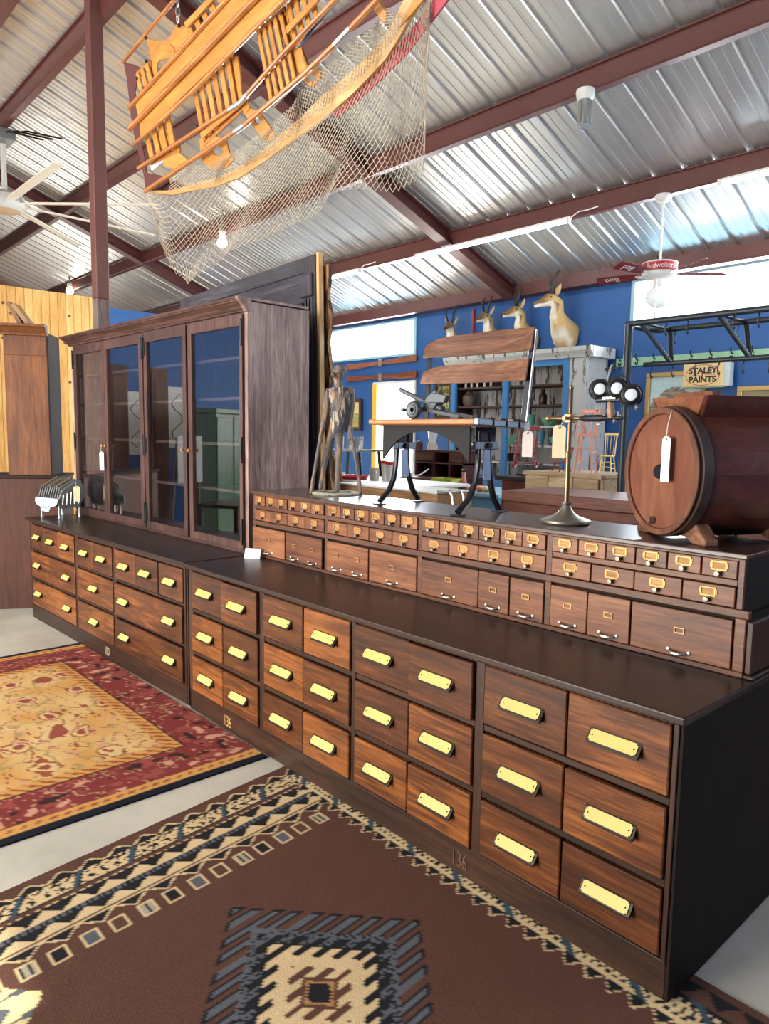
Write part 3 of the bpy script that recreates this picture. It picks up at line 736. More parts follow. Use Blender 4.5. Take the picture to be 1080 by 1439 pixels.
doors = [(-2.735, -2.087, -2.663, -2.137, 'L'), (-2.083, -1.392, -2.03, -1.457, 'R'), (-1.376, -0.744, -1.325, -0.795, 'L'), (-0.716, -0.052, -0.667, -0.085, 'R')]
zd0, zd1, zg0, zg1 = 0.024, zt - 0.012, 0.935 - 0.8605, 2.246 - 0.8605
for i, (a, b, ga, gb, hs) in enumerate(doors):
    y0, y1 = v0 - 0.014, v0 + 0.012
    d = G().box(a, ga, y0, y1, zd0, zd1).box(gb, b, y0, y1, zd0, zd1).box(ga, gb, y0, y1, zd0, zg0).box(ga, gb, y0, y1, zg1, zd1).build('door', M_cab, gc)
    G().box(ga, gb, v0 - 0.002, v0 + 0.002, zg0, zg1).build('glass_pane', M_glass, d)
    G().box(ga - 0.004, gb + 0.004, y0 - 0.003, y0, zg0 - 0.006, zg0).build('glazing_bead', M_cabh, d); G().box(ga - 0.004, gb + 0.004, y0 - 0.003, y0, zg1, zg1 + 0.006).build('glazing_bead', M_cabh, d)
    hx = a + 0.012 if hs == 'L' else b - 0.012
    for z in (zg0 + 0.06, 0.64, zg1 - 0.04):
        h_ = inst(hg, 'hinge', d, loc=(hx, y0 - 0.001, z));
        if hs == 'L': h_.rotation_euler = (0, PI, 0)
    inst(kb, 'knob', d, loc=((b - 0.03) if hs == 'L' else (a + 0.03), y0, 0.62))

# ================================================================== THINGS ON THE COUNTERS
ZT = 1.2585
def hang_tag(name, label, top, hook, wd, ht, mat, facing, group=None):
    """paper tag on a string: top = where the tag starts, hook = where the string is tied"""
    top = Vector(top); hook = Vector(hook); n = Vector(facing).normalized(); rt = n.cross(Z3).normalized()
    t = thing(name, label, 'tag', top, 0, group)
    c = 0.22 * wd; poly = [(-wd / 2, -ht), (wd / 2, -ht), (wd / 2, -c), (wd / 2 - c, 0), (-wd / 2 + c, 0), (-wd / 2, -c)]
    G().plate([rt * x + Z3 * z for x, z in poly], n, 0.0012).build('card', mat, t)
    G().lathe([(0.002, 0), (0.005, 0), (0.005, 0.0012), (0.002, 0.0012)], 10, o=Z3 * (-c * 0.9) + n * 0.0007, ax=frame3(n)).build('eyelet', plain('eyelet', (120, 84, 60), 0.5), t)
    a = Z3 * (-c * 0.9) + n * 0.002; b = hook - top
    G().tube([a, (a + b) / 2 + n * 0.004, b], 0.0012, 5).build('string', M_string, t)
    return t
# ---- white card by the small drawers
cc = on_z(359, 783, 0.8605) + Vector((0.03, -0.045, 0)); n = Vector((0.55, -0.8, 0.38)).normalized(); rt = n.cross(Z3).normalized() * -1; up = rt.cross(n) * -1
if up.z < 0: up = -up
cd_ = thing('price_card', 'small blank white card propped against the little drawers', 'card', cc)
G().plate([-rt * 0.05, rt * 0.05, rt * 0.05 + up * 0.062, -rt * 0.05 + up * 0.062], n, 0.0012).build('card_face', plain('white_card', (240, 240, 244), 0.6), cd_)
G().plate([rt * 0.0 - n * 0.001 + up * 0.05, rt * 0.012 - n * 0.001 + up * 0.05, rt * 0.012 - n * 0.035, -n * 0.035], rt, 0.001).build('easel_back', M_white, cd_)

# ---- slotted cast metal machine at the far end of the far counter
tb = thing('slotted_metal_machine', 'cast metal slotted machine with pale blue front plate on the far counter end', 'machine', Vector((-5.585, 0.19, 0.861)), math.radians(14)); tb.scale = (0.95, 0.72, 1.0)
M_cast = plain('cast_grey', (128, 130, 128), 0.45, 0.15, var=0.2, bscale=30); M_pale = plain('pale_blue_enamel', (176, 202, 218), 0.35, 0.2)
def tloc(x, y, z): return Vector((x, y, z))
# local: x right, y back
G().plate([(-0.17, -0.20, 0.17), (0.17, -0.20, 0.17), (0.17, -0.205, 0.13), (0.14, -0.21, 0.108), (0.08, -0.215, 0.095), (0.05, -0.215, 0.055), (-0.05, -0.215, 0.055), (-0.08, -0.215, 0.095), (-0.14, -0.21, 0.108), (-0.17, -0.205, 0.13)], Y3, 0.012).build('front_plate', M_pale, tb, 0.003)
for i in range(7): inst(G().box(-0.005, 0.005, -0.223, -0.22, -0.004, 0.004).mesh('slot_mark', M_iron), 'slot_mark', tb, loc=(-0.06 + i * 0.02, 0, 0.10 - 0.014 * (i % 2)))
rib = G().plate([(0, -0.19, 0.16), (0, -0.15, 0.26), (0, 0.03, 0.33), (0, 0.13, 0.31), (0, 0.15, 0.2), (0, 0.11, 0.09), (0, -0.17, 0.10)], X3, 0.006).mesh('slot_fin', M_cast)
for i in range(9): inst(rib, 'slot_fin', tb, 0.001, loc=(-0.14 + i * 0.035, 0, 0))
rod = G().tube([(0, -0.155, 0.268), (0, 0.03, 0.337)], 0.006, 8).mesh('guide_rod', plain('brass_rod', (190, 166, 120), 0.3, 0.6))
for i in (1, 4, 7): inst(rod, 'guide_rod', tb, loc=(-0.14 + i * 0.035, 0, 0))
G().plate([(0.15, -0.19, 0.14), (0.15, -0.13, 0.24), (0.15, 0.05, 0.31), (0.15, 0.15, 0.28), (0.15, 0.16, 0.17), (0.15, 0.08, 0.09), (0.15, -0.17, 0.085)], X3, 0.016).build('side_casting', M_cast, tb, 0.004)
for i in range(5): G().tube([(0.16, -0.13 + i * 0.05, 0.12), (0.163, -0.12 + i * 0.05, 0.2 + 0.01 * i)], 0.005, 6).build('cast_rib', M_steel, tb)
G().plate([(-0.15, -0.19, 0.14), (-0.15, -0.13, 0.24), (-0.15, 0.05, 0.31), (-0.15, 0.15, 0.28), (-0.15, 0.16, 0.17), (-0.15, 0.08, 0.09), (-0.15, -0.17, 0.085)], X3, 0.016).build('side_casting', M_cast, tb, 0.004)
for x, y in ((-0.13, -0.16), (0.14, -0.16), (0.14, 0.10), (-0.13, 0.10)): G().tube([(x, y, 0), (x, y, 0.03), (x, y, 0.10)], [0.017, 0.013, 0.015], 8).build('leg', M_steel, tb)
hp = tb.location + Matrix.Rotation(math.radians(14), 3, 'Z') @ Vector((0.165, 0.02, 0.30))
hang_tag('paper_tag', 'manila paper tag hanging on the slotted metal machine', hp - Z3 * 0.03 + Vector((0.025, 0, 0)), hp + Vector((0.01, 0, 0)), 0.05, 0.13, M_kraft, (0.9, -0.4, 0.1))

kp = OL + Vector((0, 0, 0.8605)) + Matrix.Rotation(AL, 3, 'Z') @ Vector((-2.10, 0.376, 0.60))
hang_tag('paper_tag', 'small white tag hanging from a knob of the glazed cabinet', kp - Z3 * 0.03, kp + Z3 * 0.012, 0.05, 0.15, plain('white_tag', (240, 238, 236), 0.8), (0.3, -0.95, 0))
# ---- carved figure with two poles
fg = thing('carved_figure', 'weathered carved wooden figure of a thin man holding two poles', 'sculpture', (-2.455, 0.712, ZT))
M_fig = chipped('weathered_carving', (92, 86, 84), (150, 118, 86), 0.46, 'Z', 1.6)
M_figd = chipped('weathered_tunic', (56, 58, 66), (172, 152, 124), 0.45, 'Z', 2.2)
FO = Vector((-2.455, 0.712, ZT))
fn_ = (CAM - FO); fn_.z = 0; fn_.normalize()
def fp(x, y, dy=0.0): return on_plane(440 + x / 6, 480 + y / 6 + 3.0, FO - fn_ * dy, fn_) - FO
def skin(name, chains, mat, parent, sub=2):
    vs = []; es = []; rs = []; root = 0
    for ch in chains:
        prev = ch.get('from', None)
        for p, r in ch['pts']:
            vs.append(tuple(p)); rs.append(r); i = len(vs) - 1
            if prev is not None: es.append((prev, i))
            prev = i
    me = bpy.data.meshes.new(name); me.from_pydata(vs, es, []); me.update(); me.materials.append(mat)
    o = bpy.data.objects.new(name, me); COL.objects.link(o); o.parent = parent
    sk = o.modifiers.new('skin', 'SKIN'); sk.use_smooth_shade = True
    for i, r in enumerate(rs):
        sv = me.skin_vertices[0].data[i]; sv.radius = r if isinstance(r, tuple) else (r, r); sv.use_root = (i == 0)
    ss = o.modifiers.new('sub', 'SUBSURF'); ss.levels = sub; ss.render_levels = sub
    return o
pel = fp(215, 690)
body = [dict(pts=[(pel, (0.055, 0.04)), (fp(218, 600), (0.05, 0.037)), (fp(225, 500), (0.058, 0.04)), (fp(225, 420), (0.064, 0.042)), (fp(215, 375), (0.045, 0.035)), (fp(208, 335), 0.02), (fp(208, 290), (0.03, 0.033)), (fp(212, 240), (0.036, 0.04)), (fp(215, 205), (0.026, 0.032))]),
        {'from': 3, 'pts': [(fp(130, 400), 0.026), (fp(112, 520), 0.021), (fp(95, 640), 0.018), (fp(62, 800, -0.03), 0.015), (fp(52, 850, -0.04), 0.013)]},
        {'from': 3, 'pts': [(fp(318, 400), 0.027), (fp(322, 520), 0.022), (fp(308, 650), 0.018), (fp(312, 770, -0.03), 0.016), (fp(312, 815, -0.04), 0.013)]},
        {'from': 0, 'pts': [(fp(150, 770), 0.028), (fp(105, 950), 0.02), (fp(75, 1110), 0.016), (fp(58, 1235), 0.015)]},
        {'from': 0, 'pts': [(fp(215, 790), 0.028), (fp(218, 960), 0.021), (fp(205, 1120), 0.017), (fp(197, 1268), 0.016)]}]
skin('body', body, M_fig, fg, 2)
G().ball(fp(170, 262, -0.035), 0.012, 8, (0.8, 1, 1.4)).build('nose', M_fig, fg)
for x in (178, 205): G().ball(fp(x, 245, -0.038), 0.0035, 6).build('eye', M_iron, fg)
G().ball(fp(190, 285, -0.034), 0.009, 8, (1.6, 0.6, 0.5)).build('mouth', plain('faded_red', (120, 66, 52), 0.7), fg)
G().ball(fp(250, 262, 0.0), 0.011, 8, (0.6, 1, 1.5)).build('ear', M_fig, fg)
G().ball(fp(224, 228, 0.014), 0.041, 14, (0.95, 0.95, 0.95)).build('hair', chipped('weathered_hair', (104, 98, 96), (60, 56, 56), 0.5), fg)
tun = [(fp(140, 372), fp(318, 368)), (fp(118, 430), fp(336, 430)), (fp(150, 560), fp(325, 560)), (fp(132, 690), fp(306, 690)), (fp(125, 750), fp(300, 742))]
g = G(); ring = []
for a, b in tun:
    c = (a + b) / 2; hx = (b - a) / 2
    for k in range(14):
        t = 2 * PI * k / 14; ring.append(c + hx * math.cos(t) + fn_ * (0.05 * math.sin(t)))
g.add(ring, [(i * 14 + k, i * 14 + (k + 1) % 14, (i + 1) * 14 + (k + 1) % 14, (i + 1) * 14 + k) for i in range(4) for k in range(14)], True)
g.build('tunic', M_figd, fg)
G().tube([fp(70, 720, -0.04), fp(40, 900, -0.04), fp(5, 1110, -0.02), fp(-18, 1262, -0.01)], [0.008, 0.01, 0.01, 0.012], 8).build('pole', M_fig, fg)
G().tube([fp(318, 740, -0.04), fp(345, 900, -0.04), fp(378, 1100, -0.02), fp(402, 1278, -0.01)], [0.008, 0.01, 0.01, 0.012], 8).build('pole', M_fig, fg)
G().lathe([(0.10, 0.0), (0.138, 0.0), (0.142, 0.008), (0.136, 0.014), (0.102, 0.014), (0.10, 0.0)], 32).build('base_ring', chipped('base_paint', (166, 158, 138), (100, 88, 72), 0.45, 'X'), fg)
for a in (0, PI / 2): G().bar(Vector((-0.12 * math.cos(a), -0.12 * math.sin(a), 0.007)), Vector((0.12 * math.cos(a), 0.12 * math.sin(a), 0.007)), 0.03, 0.012).build('base_slat', M_fig, fg)

# ---- school seat with iron legs
SO = Vector((-1.58, 0.64, ZT))
st = thing('school_seat', 'old wooden slat-back school seat on curved black iron legs', 'seat', SO)
M_seat = wood('seat_wood', (74, 45, 31), (110, 73, 53), (142, 100, 76), 'X', 0.45, rnd=0.1)
M_leg = plain('enamel_iron', (34, 34, 38), 0.3, 0.5)
xa, xb = -1.875 - SO.x, -1.16 - SO.x; ya, yb = 0.455 - SO.y, 0.78 - SO.y; zs = 1.672 - ZT
g = G(); nseg = 8; A = []; B = []
for i in range(nseg + 1):
    u = i / nseg; y = ya + (yb - ya) * u; dip = -0.012 * math.sin(u * PI) + 0.006 * u
    A.append(Vector((xa, y, zs + dip))); B.append(Vector((xb - 0.03, y, zs + dip)))
g.strip(A, B, Z3, 0.024); g.build('seat_board', wood('seat_edge', (140, 88, 50), (176, 116, 70), (204, 146, 96), 'X', 0.4), st, 0.006, 2)
for i in range(1):
    G().bar(Vector((xb - 0.015, ya, zs)), Vector((xb - 0.015, yb + 0.02, zs - 0.012)), 0.03, 0.03).build('seat_iron', plain('grey_iron', (110, 124, 136), 0.35, 0.6), st, 0.004)
for k in range(3): G().tube([Vector((xb - 0.032, yb - 0.05 - 0.09 * k, zs + 0.012)), Vector((xb + 0.002, yb - 0.05 - 0.09 * k, zs + 0.013)), Vector((xb + 0.004, yb - 0.05 - 0.09 * k, zs - 0.02))], 0.004, 6).build('iron_band', M_leg, st)
def px_(lst, X): return [on_x(x, y, X) - SO for x, y in lst]
lx, rx = -1.86, -1.285
for X, F, B_ in ((lx, [(533, 710), (546, 690), (553, 673), (556, 652), (557, 631), (557, 606)], [(587, 704), (579, 687), (573, 666), (571, 646), (571, 630), (572, 606)]),
                 (rx, [(643, 722), (658, 702), (667, 678), (671, 652), (672, 629), (672, 606)], [(701, 719), (693, 700), (688, 674), (686, 644), (686, 630), (686, 606)])):
    for pts in (F, B_):
        P_ = px_(pts, X); P_[0].z = 0.0155
        G().tube(P_, [0.017, 0.016, 0.0155, 0.015, 0.015, 0.015], 8, flat=0.8).build('leg', M_leg, st)
        f = P_[0]; G().plate([Vector((f.x - 0.028, f.y - 0.025, 0.0035)), Vector((f.x + 0.028, f.y - 0.025, 0.0035)), Vector((f.x + 0.028, f.y + 0.025, 0.0035)), Vector((f.x - 0.028, f.y + 0.025, 0.0035))], Z3, 0.006).build('foot_plate', M_leg, st, 0.002)
    c = px_([(567 if X == lx else 682, 626)], X)[0]
    G().box(c.x - 0.014, c.x + 0.014, c.y - 0.075, c.y + 0.075, c.z - 0.018, c.z + 0.018).build('leg_clamp', plain('grey_iron', (110, 124, 136), 0.35, 0.6), st, 0.003)
    G().cyl(c + Vector((-0.024, 0, 0)), c + Vector((0.03, 0, 0)), 0.014, 10).build('clamp_bolt', M_leg, st)
    G().box(c.x - 0.008, c.x + 0.008, c.y - 0.065, c.y + 0.06, c.z + 0.018, zs - 0.012).build('upper_bracket', M_leg, st, 0.002)
    G().plate([Vector((c.x + 0.01, c.y - 0.02, c.z - 0.16)), Vector((c.x + 0.01, c.y + 0.03, c.z - 0.16)), Vector((c.x + 0.01, c.y + 0.035, c.z - 0.02)), Vector((c.x + 0.01, c.y - 0.025, c.z - 0.02))], X3, 0.006).build('brace_plate', plain('sky_tinted_steel', (170, 190, 208), 0.25, 0.7), st, 0.002)  # pale blue of the plate puts reflected sky into the steel colour
# arched apron between the frames
g = G(); A = []; B = []
for i in range(17):
    u = i / 16; x = lx - SO.x + (rx - lx) * u; top = zs - 0.014
    h = 0.14 * abs(2 * u - 1) ** 2.4 + 0.03
    A.append(Vector((x, ya + 0.09, top))); B.append(Vector((x, ya + 0.09, top - h)))
g.strip(A, B, Y3, 0.01); g.build('arched_apron', plain('dark_apron', (22, 19, 18), 0.8), st)
# back uprights and slats
for X0, X1, nm in ((-1.825, -1.80, 0), (-1.172, -1.182, 1)):
    p = Vector((X1, 0.785, 1.655)) - SO; q = Vector((X0, 0.83, 2.085)) - SO
    G().bar(p, (p + q) / 2, 0.012, 0.032, up=(1, 0, 0)).bar((p + q) / 2, q, 0.012, 0.032, up=(1, 0, 0)).build('back_upright', M_leg, st, 0.002)
G().tube([Vector((-1.163, 0.785, 1.67)) - SO, Vector((-1.158, 0.80, 1.85)) - SO, Vector((-1.155, 0.825, 2.09)) - SO], 0.006, 8).build('back_rod', M_steel, st)
G().lathe([(0, -0.014), (0.024, -0.014), (0.024, 0.014), (0, 0.014)], 14, o=Vector((-1.172, 0.785, 1.655)) - SO, ax=frame3(X3)).build('pivot_boss', M_steel, st, 0.002)
for zl, zh, xl, xr, by, bow in ((1.995, 2.10, -1.845, -1.16, 0.82, 0.035), (1.862, 1.962, -1.84, -1.17, 0.80, 0.045)):
    A = []; B = []
    for i in range(13):
        u = i / 12; x = xl + (xr - xl) * u; y = by - 0.012 + bow * (1 - (2 * u - 1) ** 2)
        rise = 0.012 * math.sin(u * PI)
        e0 = (0.03, 0.008)[i] if i < 2 else 0.0
        A.append(Vector((x, y + 0.01, zh - e0 + (rise if zh > 2 else 0))) - SO); B.append(Vector((x, y - 0.012, zl + (0.01 * (1 - u)))) - SO)
    G().strip(A, B, Y3, 0.014).build('back_slat', M_seat, st, 0.004, 2)
tp = Vector((-1.135, 0.76, 1.648))
hang_tag('paper_tag', 'pale paper tag hanging from the school seat', tp - Z3 * 0.012, tp + Z3 * 0.01, 0.046, 0.115, plain('pinkish_tag', (232, 214, 204), 0.8), (0.6, -0.75, 0.0))

# ---- toy field gun on the seat
CO = on_y(610, 583, 0.62); CO.z = 1.6855
cn = thing('toy_cannon', 'grey toy field gun resting on the school seat', 'toy', CO)
M_gun = plain('gun_grey', (84, 88, 90), 0.45, 0.5, var=0.15, bscale=40)
def cp(px, py, dy=0.0): return on_y(px, py, 0.62 + dy) - CO
G().tube([cp(622, 575), cp(606, 569), cp(600, 566), cp(563, 548), cp(562, 547.5)], [0.016, 0.017, 0.013, 0.0105, 0.012], 12).build('barrel', M_gun, cn)
wh = lambda c: G().lathe([(0.012, -0.012), (0.02, -0.012), (0.024, -0.007), (0.036, -0.008), (0.040, -0.012), (0.043, 0.0), (0.040, 0.012), (0.036, 0.008), (0.024, 0.007), (0.02, 0.012), (0.0, 0.013)], 20, o=c, ax=frame3(Y3))
for dy in (-0.07, 0.05):
    c = cp(581, 575, dy); c.z = 0.0445; wh(c).build('wheel', M_gun, cn)
G().cyl(Vector((cp(581, 575).x, -0.08, 0.0445)), Vector((cp(581, 575).x, 0.06, 0.0445)), 0.008, 10).build('axle', M_gun, cn)
for dy in (-0.03, 0.03):
    G().bar(Vector((cp(590, 575).x, dy * 0.4, 0.055)), Vector((cp(655, 585).x, dy * 1.6, 0.010)), 0.012, 0.018).build('trail', M_gun, cn, 0.002)
G().plate([cp(598, 577), cp(612, 577), cp(622, 562), cp(616, 548), cp(606, 556), cp(600, 564)], Y3, 0.05).build('breech', M_gun, cn, 0.004)
G().plate([cp(604, 566, -0.04), cp(626, 566, -0.04), cp(630, 556, -0.04), cp(610, 552, -0.04)], Y3, 0.03).build('cradle', M_gun, cn, 0.003)
G().tube([cp(612, 556, -0.05), cp(620, 545, -0.05), cp(616, 541, -0.05)], 0.005, 6).build('sight', M_gun, cn)
G().lathe([(0.010, 0), (0.014, 0), (0.014, 0.004), (0.010, 0.004), (0.010, 0)], 12, o=cp(628, 570, -0.06), ax=frame3(Y3)).build('hand_wheel', M_gun, cn)

# ---- brass stand carrying an optician's lens head
BO = Vector((-0.848, 0.655, ZT))
sd = thing('instrument_stand', "old brass stand with cross arm and optician's triple lens head", 'stand', BO)
M_oldb = plain('aged_brass', (128, 104, 76), 0.38, 0.8, var=0.15, bscale=20); M_pew = plain('pewter_base', (122, 116, 104), 0.42, 0.7)
G().lathe([(0, 0), (0.098, 0), (0.102, 0.006), (0.100, 0.014), (0.086, 0.02), (0.055, 0.03), (0.034, 0.044), (0.022, 0.062), (0.016, 0.075), (0.02, 0.08), (0.02, 0.088), (0.0, 0.09)], 32).build('base', M_pew, sd)
G().lathe([(0.0105, 0.085), (0.0105, 0.27), (0.015, 0.272), (0.015, 0.292), (0.0095, 0.295), (0.0088, 0.545), (0.011, 0.548), (0.010, 0.558), (0.0, 0.566)], 16).build('pole', M_oldb, sd)
za = 0.43
G().lathe([(0.0, -0.115), (0.013, -0.113), (0.015, -0.105), (0.012, -0.095), (0.0075, -0.09), (0.0075, 0.05), (0.0, 0.052)], 14, o=(0, 0, za), ax=frame3(X3)).build('cross_arm', M_oldb, sd)
G().lathe([(0.0, 0.05), (0.008, 0.052), (0.014, 0.07), (0.014, 0.14), (0.008, 0.16), (0.007, 0.235), (0, 0.236)], 14, o=(0, 0, za), ax=frame3(X3)).build('arm_handle', M_iron, sd)
G().box(-0.018, 0.018, -0.018, 0.018, za - 0.02, za + 0.02).build('arm_clamp', M_oldb, sd, 0.004)
G().tube([(0, -0.018, za), (0, -0.045, za)], [0.006, 0.009], 8).build('thumb_screw', M_oldb, sd)
def ip(px, py, dy=0.0): return on_y(px, py, 0.655 + dy) - BO
G().tube([ip(858, 588), ip(858, 580), ip(857, 572), ip(857, 562)], [0.011, 0.018, 0.014, 0.010], 10).build('ball_joint', plain('tan_knob', (140, 104, 72), 0.5), sd)
G().bar(ip(838, 563), ip(880, 561), 0.03, 0.016).build('head_bar', M_iron, sd, 0.004)
G().bar(ip(846, 560, -0.02), ip(866, 559, -0.02), 0.012, 0.012).build('scale_plate', M_steel, sd, 0.002)
M_lens = plain('lens_glass', (206, 212, 214), 0.08, 0.0, 0.5)
fdir = Vector((0.42, -0.9, 0.05)).normalized(); fx = frame3(fdir)
for (x, y, r) in ((842, 547, 0.036), (866, 546, 0.036), (886, 555, 0.037)):
    c = ip(x, y, -0.02)
    G().lathe([(r * 0.62, 0.012), (r * 0.7, 0.016), (r * 0.95, 0.010), (r, 0.0), (r * 0.98, -0.022), (r * 0.5, -0.03), (0, -0.03)], 22, o=c, ax=fx).build('lens_turret', M_iron, sd)
    G().lathe([(0, 0.012), (r * 0.4, 0.0115), (r * 0.63, 0.008)], 18, o=c, ax=fx).build('lens', M_lens, sd)
    pts = [c + fx @ Vector((r * 1.12 * math.cos(a), r * 1.12 * math.sin(a), -0.015)) for a in [2 * PI * k / 18 for k in range(18)]]
    G().tube(pts, 0.0035, 6, closed=True).build('turret_ring', M_bronze, sd)
G().lathe([(0.030, -0.004), (0.036, -0.004), (0.036, 0.004), (0.030, 0.004), (0.030, -0.004)], 20, o=ip(872, 540, 0.02), ax=fx).build('upper_ring', M_iron, sd)
G().tube([ip(852, 545), ip(854, 530), ip(858, 518), ip(860, 512)], [0.005, 0.005, 0.007, 0.004], 8).build('upright_rod', M_steel, sd)
G().tube([ip(850, 519), ip(866, 517)], 0.006, 8).build('top_bar', M_iron, sd)
for x, y in ((838, 570), (893, 567), (868, 578), (862, 586)):
    G().tube([ip(x, y), ip(x + 1, y + 6), ip(x, y + 9)], [0.004, 0.007, 0.003], 8).build('adjusting_screw', M_steel, sd)
hk = BO + Vector((-0.02, -0.012, za - 0.008)); 
hang_tag('paper_tag', 'large manila tag hanging on the brass stand', hk - Z3 * 0.02 + Vector((-0.012, -0.012, 0)), hk, 0.052, 0.135, M_kraft, (0.55, -0.8, 0))

# ---- barrel churn
ax_ = Vector((0.50, 0.866, 0)).normalized(); sdv = Vector((ax_.y, -ax_.x, 0)); RB = 0.226; ZC = 1.497
KO = Vector((-0.355, 0.605, ZT))
bc = thing('barrel_churn', 'reddish brown wooden barrel churn lying on cradle feet', 'churn', KO)
cz = ZC - ZT; fr = frame3(ax_, sdv)
M_bar = wood('churn_red', (70, 32, 22), (98, 46, 30), (124, 62, 40), 'Y', 0.45, rnd=0.05, stretch=5); M_bard = wood('churn_dark', (58, 28, 22), (80, 38, 28), (100, 50, 36), 'Y', 0.4, rnd=0.05, stretch=5)
M_face = wood('churn_face', (84, 48, 34), (108, 64, 46), (128, 82, 60), 'Z', 0.5, rnd=0.05, stretch=4)
s0, s1 = -0.075, 0.44; cen = Vector((0, 0, cz))
# staves
nst = 18
for k in range(nst):
    a0 = 2 * PI * k / nst; a1 = 2 * PI * (k + 1) / nst; g = G(); vs = []
    for i in range(7):
        u = i / 6; s_ = s0 + (s1 - s0) * u; bulge = RB - 0.006 + 0.008 * (1 - (2 * u - 1) ** 2)
        for rr in (bulge, bulge - 0.02):
            for a in (a0 + 0.0012, (a0 + a1) / 2, a1 - 0.0012): vs.append(cen + ax_ * s_ + sdv * (rr * math.cos(a)) + Z3 * (rr * math.sin(a)))
    fs = []
    for i in range(6):
        o = i * 6
        fs += [(o, o + 1, o + 7, o + 6), (o + 1, o + 2, o + 8, o + 7), (o + 3, o + 9, o + 10, o + 4), (o + 4, o + 10, o + 11, o + 5), (o, o + 6, o + 9, o + 3), (o + 2, o + 5, o + 11, o + 8)]
    fs += [(0, 3, 4, 1), (1, 4, 5, 2), (36, 37, 40, 39), (37, 38, 41, 40)]
    g.add(vs, fs, True); g.build('stave', M_bard, bc)
def ringp(s_a, s_b, ro, ri, mat, nm): G().lathe([(ri, s_a), (ro, s_a), (ro, s_b), (ri, s_b), (ri, s_a)], 48, o=cen, ax=fr).build(nm, mat, bc, 0.003)
ringp(s0 - 0.006, s0 + 0.004, RB - 0.002, RB - 0.024, wood('rim_wood', (74, 44, 30), (104, 66, 46), (140, 98, 70), 'Z', 0.6), 'chime')
ringp(s0 + 0.012, s0 + 0.052, RB + 0.003, RB - 0.016, plain('iron_hoop', (62, 46, 40), 0.5, 0.3, var=0.25, bscale=25), 'hoop')
ringp(s1 - 0.05, s1 + 0.01, RB + 0.004, RB - 0.026, plain('iron_hoop', (62, 46, 40), 0.5), 'hoop')
for s_, nm in ((s0 + 0.012, 'head_board'), (s1 - 0.012, 'head_board')): G().lathe([(0, s_ - 0.008), (RB - 0.024, s_ - 0.008), (RB - 0.024, s_ + 0.008), (0, s_ + 0.008)], 48, o=cen, ax=fr).build(nm, M_face, bc)
G().lathe([(0, s0 - 0.012), (0.021, s0 - 0.012), (0.026, s0 - 0.004), (0.026, s0 + 0.006), (0, s0 + 0.006)], 20, o=cen, ax=fr).build('axle_boss', M_iron, bc)
G().lathe([(0, s0 - 0.02), (0.012, s0 - 0.02), (0.014, s0), (0, s0)], 12, o=cen - Z3 * 0.175 - sdv * 0.025, ax=fr).build('bung', plain('bung', (96, 70, 52), 0.6), bc)
# hopper lid on top
def bl(s_, t, z): return cen + ax_ * s_ + sdv * t + Z3 * z
M_lid = wood('hopper_wood', (82, 44, 28), (112, 66, 42), (138, 88, 60), 'X', 0.5, rnd=0.05)
for t0, t1, nm in ((0.10, 0.155, 1), (-0.10, -0.155, 1)):
    G().plate([bl(0.0, t0, 0.175), bl(0.40, t0, 0.175), bl(0.42, t1, 0.262), bl(-0.02, t1, 0.262)], sdv, 0.016).build('hopper_side', M_bard, bc, 0.003)
G().plate([bl(-0.005, -0.10, 0.19), bl(-0.005, 0.10, 0.19), bl(-0.015, 0.15, 0.262), bl(-0.015, -0.15, 0.262)], ax_, 0.016).build('hopper_end', M_lid, bc, 0.003)
G().plate([bl(0.405, -0.10, 0.19), bl(0.405, 0.10, 0.19), bl(0.415, 0.15, 0.262), bl(0.415, -0.15, 0.262)], ax_, 0.016).build('hopper_end', M_lid, bc, 0.003)
G().plate([bl(0.02, -0.11, 0.255), bl(0.38, -0.11, 0.255), bl(0.38, 0.11, 0.255), bl(0.02, 0.11, 0.255)], Z3, 0.016).build('hopper_lid', M_lid, bc, 0.003)
G().bar(bl(0.06, -0.10, 0.272), bl(0.06, 0.10, 0.272), 0.04, 0.018).build('lid_batten', M_lid, bc, 0.003)
# cradle feet
M_foot = wood('cradle_wood', (74, 44, 30), (108, 70, 48), (140, 98, 70), 'X', 0.55, rnd=0.05)
for s_ in (0.0, 0.31):
    poly = [(-0.205, 0.0), (-0.14, 0.0), (-0.09, 0.02), (0.09, 0.02), (0.14, 0.0), (0.205, 0.0), (0.205, 0.02), (0.17, 0.05)]
    for k in range(9):
        a = -PI / 2 + 0.72 - 1.44 * k / 8; poly.append(((RB - 0.004) * math.cos(a), cz + (RB - 0.004) * math.sin(a)))
    poly += [(-0.17, 0.05), (-0.205, 0.02)]
    G().plate([ax_ * s_ + sdv * t + Z3 * (z) for t, z in poly], ax_, 0.055).build('cradle_foot', M_foot, bc, 0.004)
hk = on_y(944, 585, 0.5); hk = KO + bl(s0 - 0.010, 0.065, 0.208)
hang_tag('paper_tag', 'long white paper tag on a string hanging over the barrel head', hk - Z3 * 0.085 - ax_ * 0.012, hk, 0.042, 0.155, plain('white_tag', (240, 238, 236), 0.8), -ax_ + Vector((0.1, 0, 0)))

